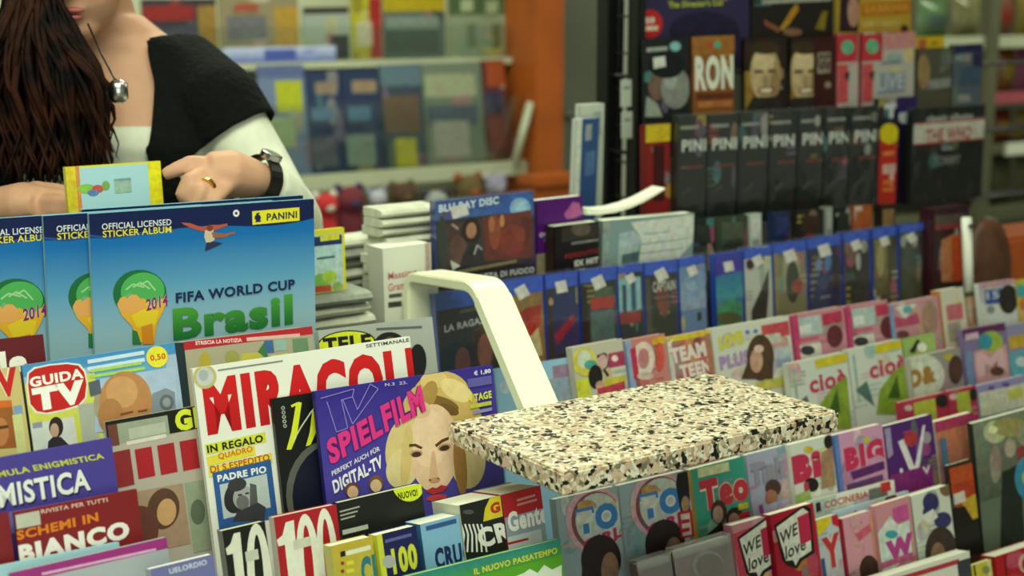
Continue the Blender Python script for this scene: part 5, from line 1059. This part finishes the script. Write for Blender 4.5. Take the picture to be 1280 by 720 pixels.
# head: bowed forward, turned a little to the right of the picture
HC = atW(92, -68, 1.84); fx = (-FH * .93 - Vector((0, 0, .33)) + RT * .12).normalized(); rx = fx.cross(Vector((0, 0, 1))).normalized() * -1; ux = rx.cross(fx) * -1
if ux.z < 0: ux = -ux
def hp(s, f, u): return HC + rx * s + fx * f + ux * u
def hball(s, f, u, a, b, c, n=18, k=12):
    V, F = ballVF((0, 0, 0), a, b, c, n, k); return [hp(s + v.x, f + v.y, u + v.z) for v in V], F
head = [hball(0, -.012, .03, .074, .092, .088), hball(0, .022, -.035, .060, .066, .078), hball(0, .05, -.085, .032, .034, .026),
        hball(0, .094, -.018, .012, .020, .018), hball(0, .088, .0, .009, .014, .03), hball(0, .078, -.055, .022, .012, .009), hball(0, .076, -.066, .018, .011, .007),
        hball(-.076, -.01, -.008, .009, .018, .03), hball(.076, -.01, -.008, .009, .018, .03), hball(-.03, .066, .022, .018, .012, .006), hball(.03, .066, .022, .018, .012, .006)]
neck = [tubeVF([bp(0, -.03, 1.32), bp(-.004, -.02, 1.375), hp(0, -.03, -.05), hp(0, -.02, 0)], [.066, .056, .056, .055], 18)]
legs = [tubeVF([bp(s * .09, -.1, .86), bp(s * .095, -.09, .48), bp(s * .095, -.11, .09)], [.088, .056, .038], 16) for s in (-1, 1)]
feet = [tubeVF([bp(s * .095, -.14, .044), bp(s * .1, -.03, .048), bp(s * .1, .05, .034)], [.038, .042, .028], 12) for s in (-1, 1)]
wm = empty('person', BO, 'woman in black cardigan with long brown hair handling stickers behind the albums', 'person')
arms = [tubeVF(armL, RA, 18), tubeVF(armR, RA, 18), ballVF(atW(*shL), .05, .05, .05), ballVF(atW(*shR), .05, .05, .05)]
def worn(nm, me, m):
    o = link(nm, me, m, wm); o.matrix_parent_inverse = Matrix.Translation(BO).inverted(); return o
worn('body', make_remesh([loft(TOR)] + arms + handL + handR + head + neck + legs + feet, .0036, 5), SKIN)
# white long sleeved top
SHIRT = mat('white_jersey', '#dfe3cf', .85, noise=.05, nscale=60, bump=.25)
cut = [r for r in TOR if r[2] <= 1.23]
up_ = [(0, -.026, 1.247, .171, .106)]
sl = []
for arm in (armL, armR):
    a2 = [arm[0], arm[0].lerp(arm[1], .5), arm[1], arm[1].lerp(arm[2], .5), arm[2], arm[2].lerp(arm[3], .5), arm[3], arm[3].lerp(arm[4], .5), arm[4].lerp(arm[3], .06)]
    sl.append(tubeVF(a2, [.05, .05, .047, .046, .043, .044, .04, .038, .031], 20))
worn('long_sleeved_top', make_remesh([loft(cut + up_, grow=.007)] + sl, .005, 4), SHIRT)
# trousers
worn('trousers', make_remesh([loft([(0, -.1, .98, .163, .118), (0, -.1, .88, .182, .127), (0, -.1, .8, .178, .122)])] + [tubeVF([bp(s * .085, -.1, .86), bp(s * .095, -.09, .48), bp(s * .095, -.11, .1)], [.1, .07, .056], 18) for s in (-1, 1)], .008, 3), mat('dark_denim', '#20242e', .9, noise=.2, nscale=60))
# black short sleeved cardigan, open at the front
KNIT = mat('black_knit', '#0d100e', .95, spec=.15, noise=.25, nscale=120, bump=.8)
ss = []
for arm in (armL, armR):
    e = arm[0].lerp(arm[1], .62)
    ss.append(tubeVF([arm[0], arm[0].lerp(arm[1], .35), e], [.058, .057, .056], 20)); ss.append(ballVF(arm[0], .057, .057, .057))
ss += [tubeVF([bp(q * .05, -.03, 1.335), bp(q * .11, -.03, 1.315), arm[0]], [.04, .05, .056], 18) for q, arm in ((1, armL), (-1, armR))]
me = make_remesh([loft(TOR, grow=.016)] + ss, .0045, 5)
bm = bmesh.new(); bm.from_mesh(me); kill = []
cuts = [(arm[0].lerp(arm[1], .55), (arm[1] - arm[0]).normalized()) for arm in (armL, armR)]
for f in bm.faces:
    c = f.calc_center_median(); d = c - BO; s = d.dot(RT); fr = -d.dot(FH); z = c.z
    if fr > -.03 and -.085 < s < (.09 - max(0, z - 1.3) * .25) : kill.append(f); continue
    if z > 1.36 or (z > 1.33 and abs(s) < .075): kill.append(f); continue
    if z < .83: kill.append(f); continue
    for p, t in cuts:
        if (c - p).dot(t) > 0 and (c - p).length < .1 and z < 1.32: kill.append(f); break
bmesh.ops.delete(bm, geom=list(set(kill)), context='FACES')
bmesh.ops.delete(bm, geom=[f for f in bm.faces if sum(e.is_boundary for e in f.edges) >= 2], context='FACES')
bv = [v for v in bm.verts if v.is_boundary]
for _ in range(16):
    nw = {}
    for v in bv:
        nb = [e.other_vert(v).co for e in v.link_edges if e.is_boundary]
        if len(nb) == 2: nw[v] = v.co * .4 + (nb[0] + nb[1]) * .3
    for v, c in nw.items(): v.co = c
bm.to_mesh(me); bm.free()
for p in me.polygons: p.use_smooth = True
o = worn('cardigan', me, KNIT); sd = o.modifiers.new('s', 'SOLIDIFY'); sd.thickness = .005; sd.offset = 1
# hair
def hair_mat():
    m = mat('brown_hair', '#2a1710', .75, spec=.12); n = m.node_tree.nodes; l = m.node_tree.links; b = n['Principled BSDF']
    tc = n.new('ShaderNodeTexCoord'); t = n.new('ShaderNodeTexNoise'); t.inputs['Scale'].default_value = 24; t.inputs['Detail'].default_value = 5
    r = n.new('ShaderNodeValToRGB'); r.color_ramp.elements[0].position = .38; r.color_ramp.elements[0].color = (*lin('#0b0605'), 1); r.color_ramp.elements[1].position = .72; r.color_ramp.elements[1].color = (*lin('#3c2013'), 1)
    l.new(tc.outputs['Object'], t.inputs['Vector']); l.new(t.outputs['Fac'], r.inputs['Fac']); l.new(r.outputs['Color'], b.inputs['Base Color']); return m
rr = random.Random(11); H = [hball(0, -.028, .048, .086, .098, .086, 24, 14)]
for i in range(560):
    u = rr.random(); v = rr.random()
    ex = -46 + 172 * u; wv = 1.72 + .12 * v + .02 * (ex > 90)
    sx = 22 + 44 * u + rr.uniform(-14, 10); ph = rr.uniform(0, 6.3); am = rr.uniform(5, 19); ln = rr.uniform(186, 236) - max(0, ex - 92) * .5
    start = hp(-.07 + .03 * rr.random(), rr.uniform(-.07, .03), rr.uniform(-.02, .09))
    pts = [start]
    for k in range(1, 12):
        t = k / 11; y = -40 + (ln + 40) * t
        base_x = sx + (ex - sx) * min(1, max(0, y) / 105) ** 1.05 + (10 if y > 110 else 0) * math.sin((y - 110) / 60)
        x = base_x + am * math.sin(ph + t * 9) * (.25 + .75 * t)
        pts.append(atW(x, y + 5 * math.sin(ph * 2 + k), wv - .035 * math.sin(math.pi * min(1, t * 1.2)) + .008 * math.sin(ph + 7 * t)))
    r0 = rr.uniform(.002, .0052)
    H.append(tubeVF(pts, [r0 * .8] + [r0] * 8 + [r0 * .8, r0 * .55, r0 * .2], 6, True, .55))
for i in range(0):                                           # far side and back
    a = rr.uniform(.05, .085); f = rr.uniform(-.1, -.03); ph = rr.uniform(0, 6.3)
    pts = [hp(a * (1 - .3 * rr.random()), f, .08)] + [hp(a, f - .03, -.0)] + [bp(.03 + .05 * rr.random() + .008 * math.sin(ph + k), -.115 - .02 * rr.random(), 1.40 - .05 * k) for k in range(5)]
    H.append(tubeVF(pts, [.006] * 5 + [.004, .002], 6, True, .6))
V, F = joinVF(H); worn('hair', geo(V, F, smooth=True), hair_mat())
# eyes
for s in (-1, 1):
    V, F = hball(s * .03, .076, .006, .011, .008, .006, 12, 8); worn('eye', geo(V, F, smooth=True), mat('eye', '#2c1e18', .2))
V, F = joinVF([hball(0, .088, -.0555, .02, .006, .0045, 12, 6), hball(0, .086, -.0655, .016, .006, .005, 12, 6)]); worn('lips', geo(V, F, smooth=True), mat('lips', '#a85850', .4))
# pendant, ring, watch
SIL = mat('silver', '#c9cdc8', .22, metal=1)
pd = atW(148, 114, 1.745)
V, F = joinVF([tubeVF([pd + Vector((0, 0, .014)), pd + Vector((0, 0, .009)), pd - Vector((0, 0, .009)), pd - Vector((0, 0, .014))], [.006, .0115, .0115, .006], 16)]); worn('pendant', geo(V, F, smooth=True), SIL)
cd = tubeVF([atW(110, 30, 1.80), atW(128, 70, 1.77), atW(143, 98, 1.752), pd + Vector((0, 0, .012))], .0014, 6); worn('pendant_cord', geo(*cd, smooth=True), BLACKM)
wa = atW(*wrL); wdir = (atW(308, 222, 1.692) - wa).normalized(); wc = wa + wdir * .004
u_ = wdir.cross(Vector((0, 0, 1))).normalized(); v_ = wdir.cross(u_)
V = []; F = []; n = 28
for k in range(n):
    an = 2 * math.pi * k / n; rd = u_ * math.cos(an) + v_ * math.sin(an)
    for (d, r) in ((-.009, .0285), (-.009, .0312), (.009, .0312), (.009, .0285)): V.append(wc + wdir * d + rd * r)
for k in range(n):
    for j in range(4): a = k * 4 + j; b = k * 4 + (j + 1) % 4; c2 = ((k + 1) % n) * 4; F.append((a, b, c2 + (j + 1) % 4, c2 + j))
ws = worn('watch_strap', geo(V, F, smooth=False), BLACKM)
wn = (-FH * .45 + Vector((0, 0, .9))).normalized(); wn = (wn - wdir * wn.dot(wdir)).normalized()
worn('watch_case', geo(*tubeVF([wc + wn * .029, wc + wn * .031, wc + wn * .037, wc + wn * .038], [.012, .0135, .0135, .011], 20), smooth=False), SIL)
ra = atW(258, 234, 1.633); rd_ = (atW(250, 240, 1.622) - atW(270, 226, 1.652)).normalized()
worn('ring', geo(*tubeVF([ra - rd_ * .0025, ra + rd_ * .0025], .0118, 18), smooth=False), mat('gold', '#d0b060', .25, metal=1))

# sticker packet held in front of her
Yp = atW(140, 225, 1.612).y
m = Item('sticker_packet', 'small light blue sticker packet with yellow ends held by the woman', 'packet', Yp, 0, (80, 209), (201, 201), '#a6d0da', t=.008, kind='case', spine='#d8d030', lean=4, h=.052)
m.strip(0, .1, 0, 1, '#d8c42c').strip(.1, .14, 0, 1, '#d88c4c').strip(.86, 1, 0, 1, '#e2d81e').E(108, 236, 11, 6, '#8cbc4c').E(122, 236, 7, 5, '#c0504c').E(132, 232, 5, 6, '#7ca858').E(116, 241, 7, 4, '#5c80b8').R(142, 224, 163, 222, 18, '#98b8a8').R(142, 224, 163, 222, 3, '#7c9c98').done()
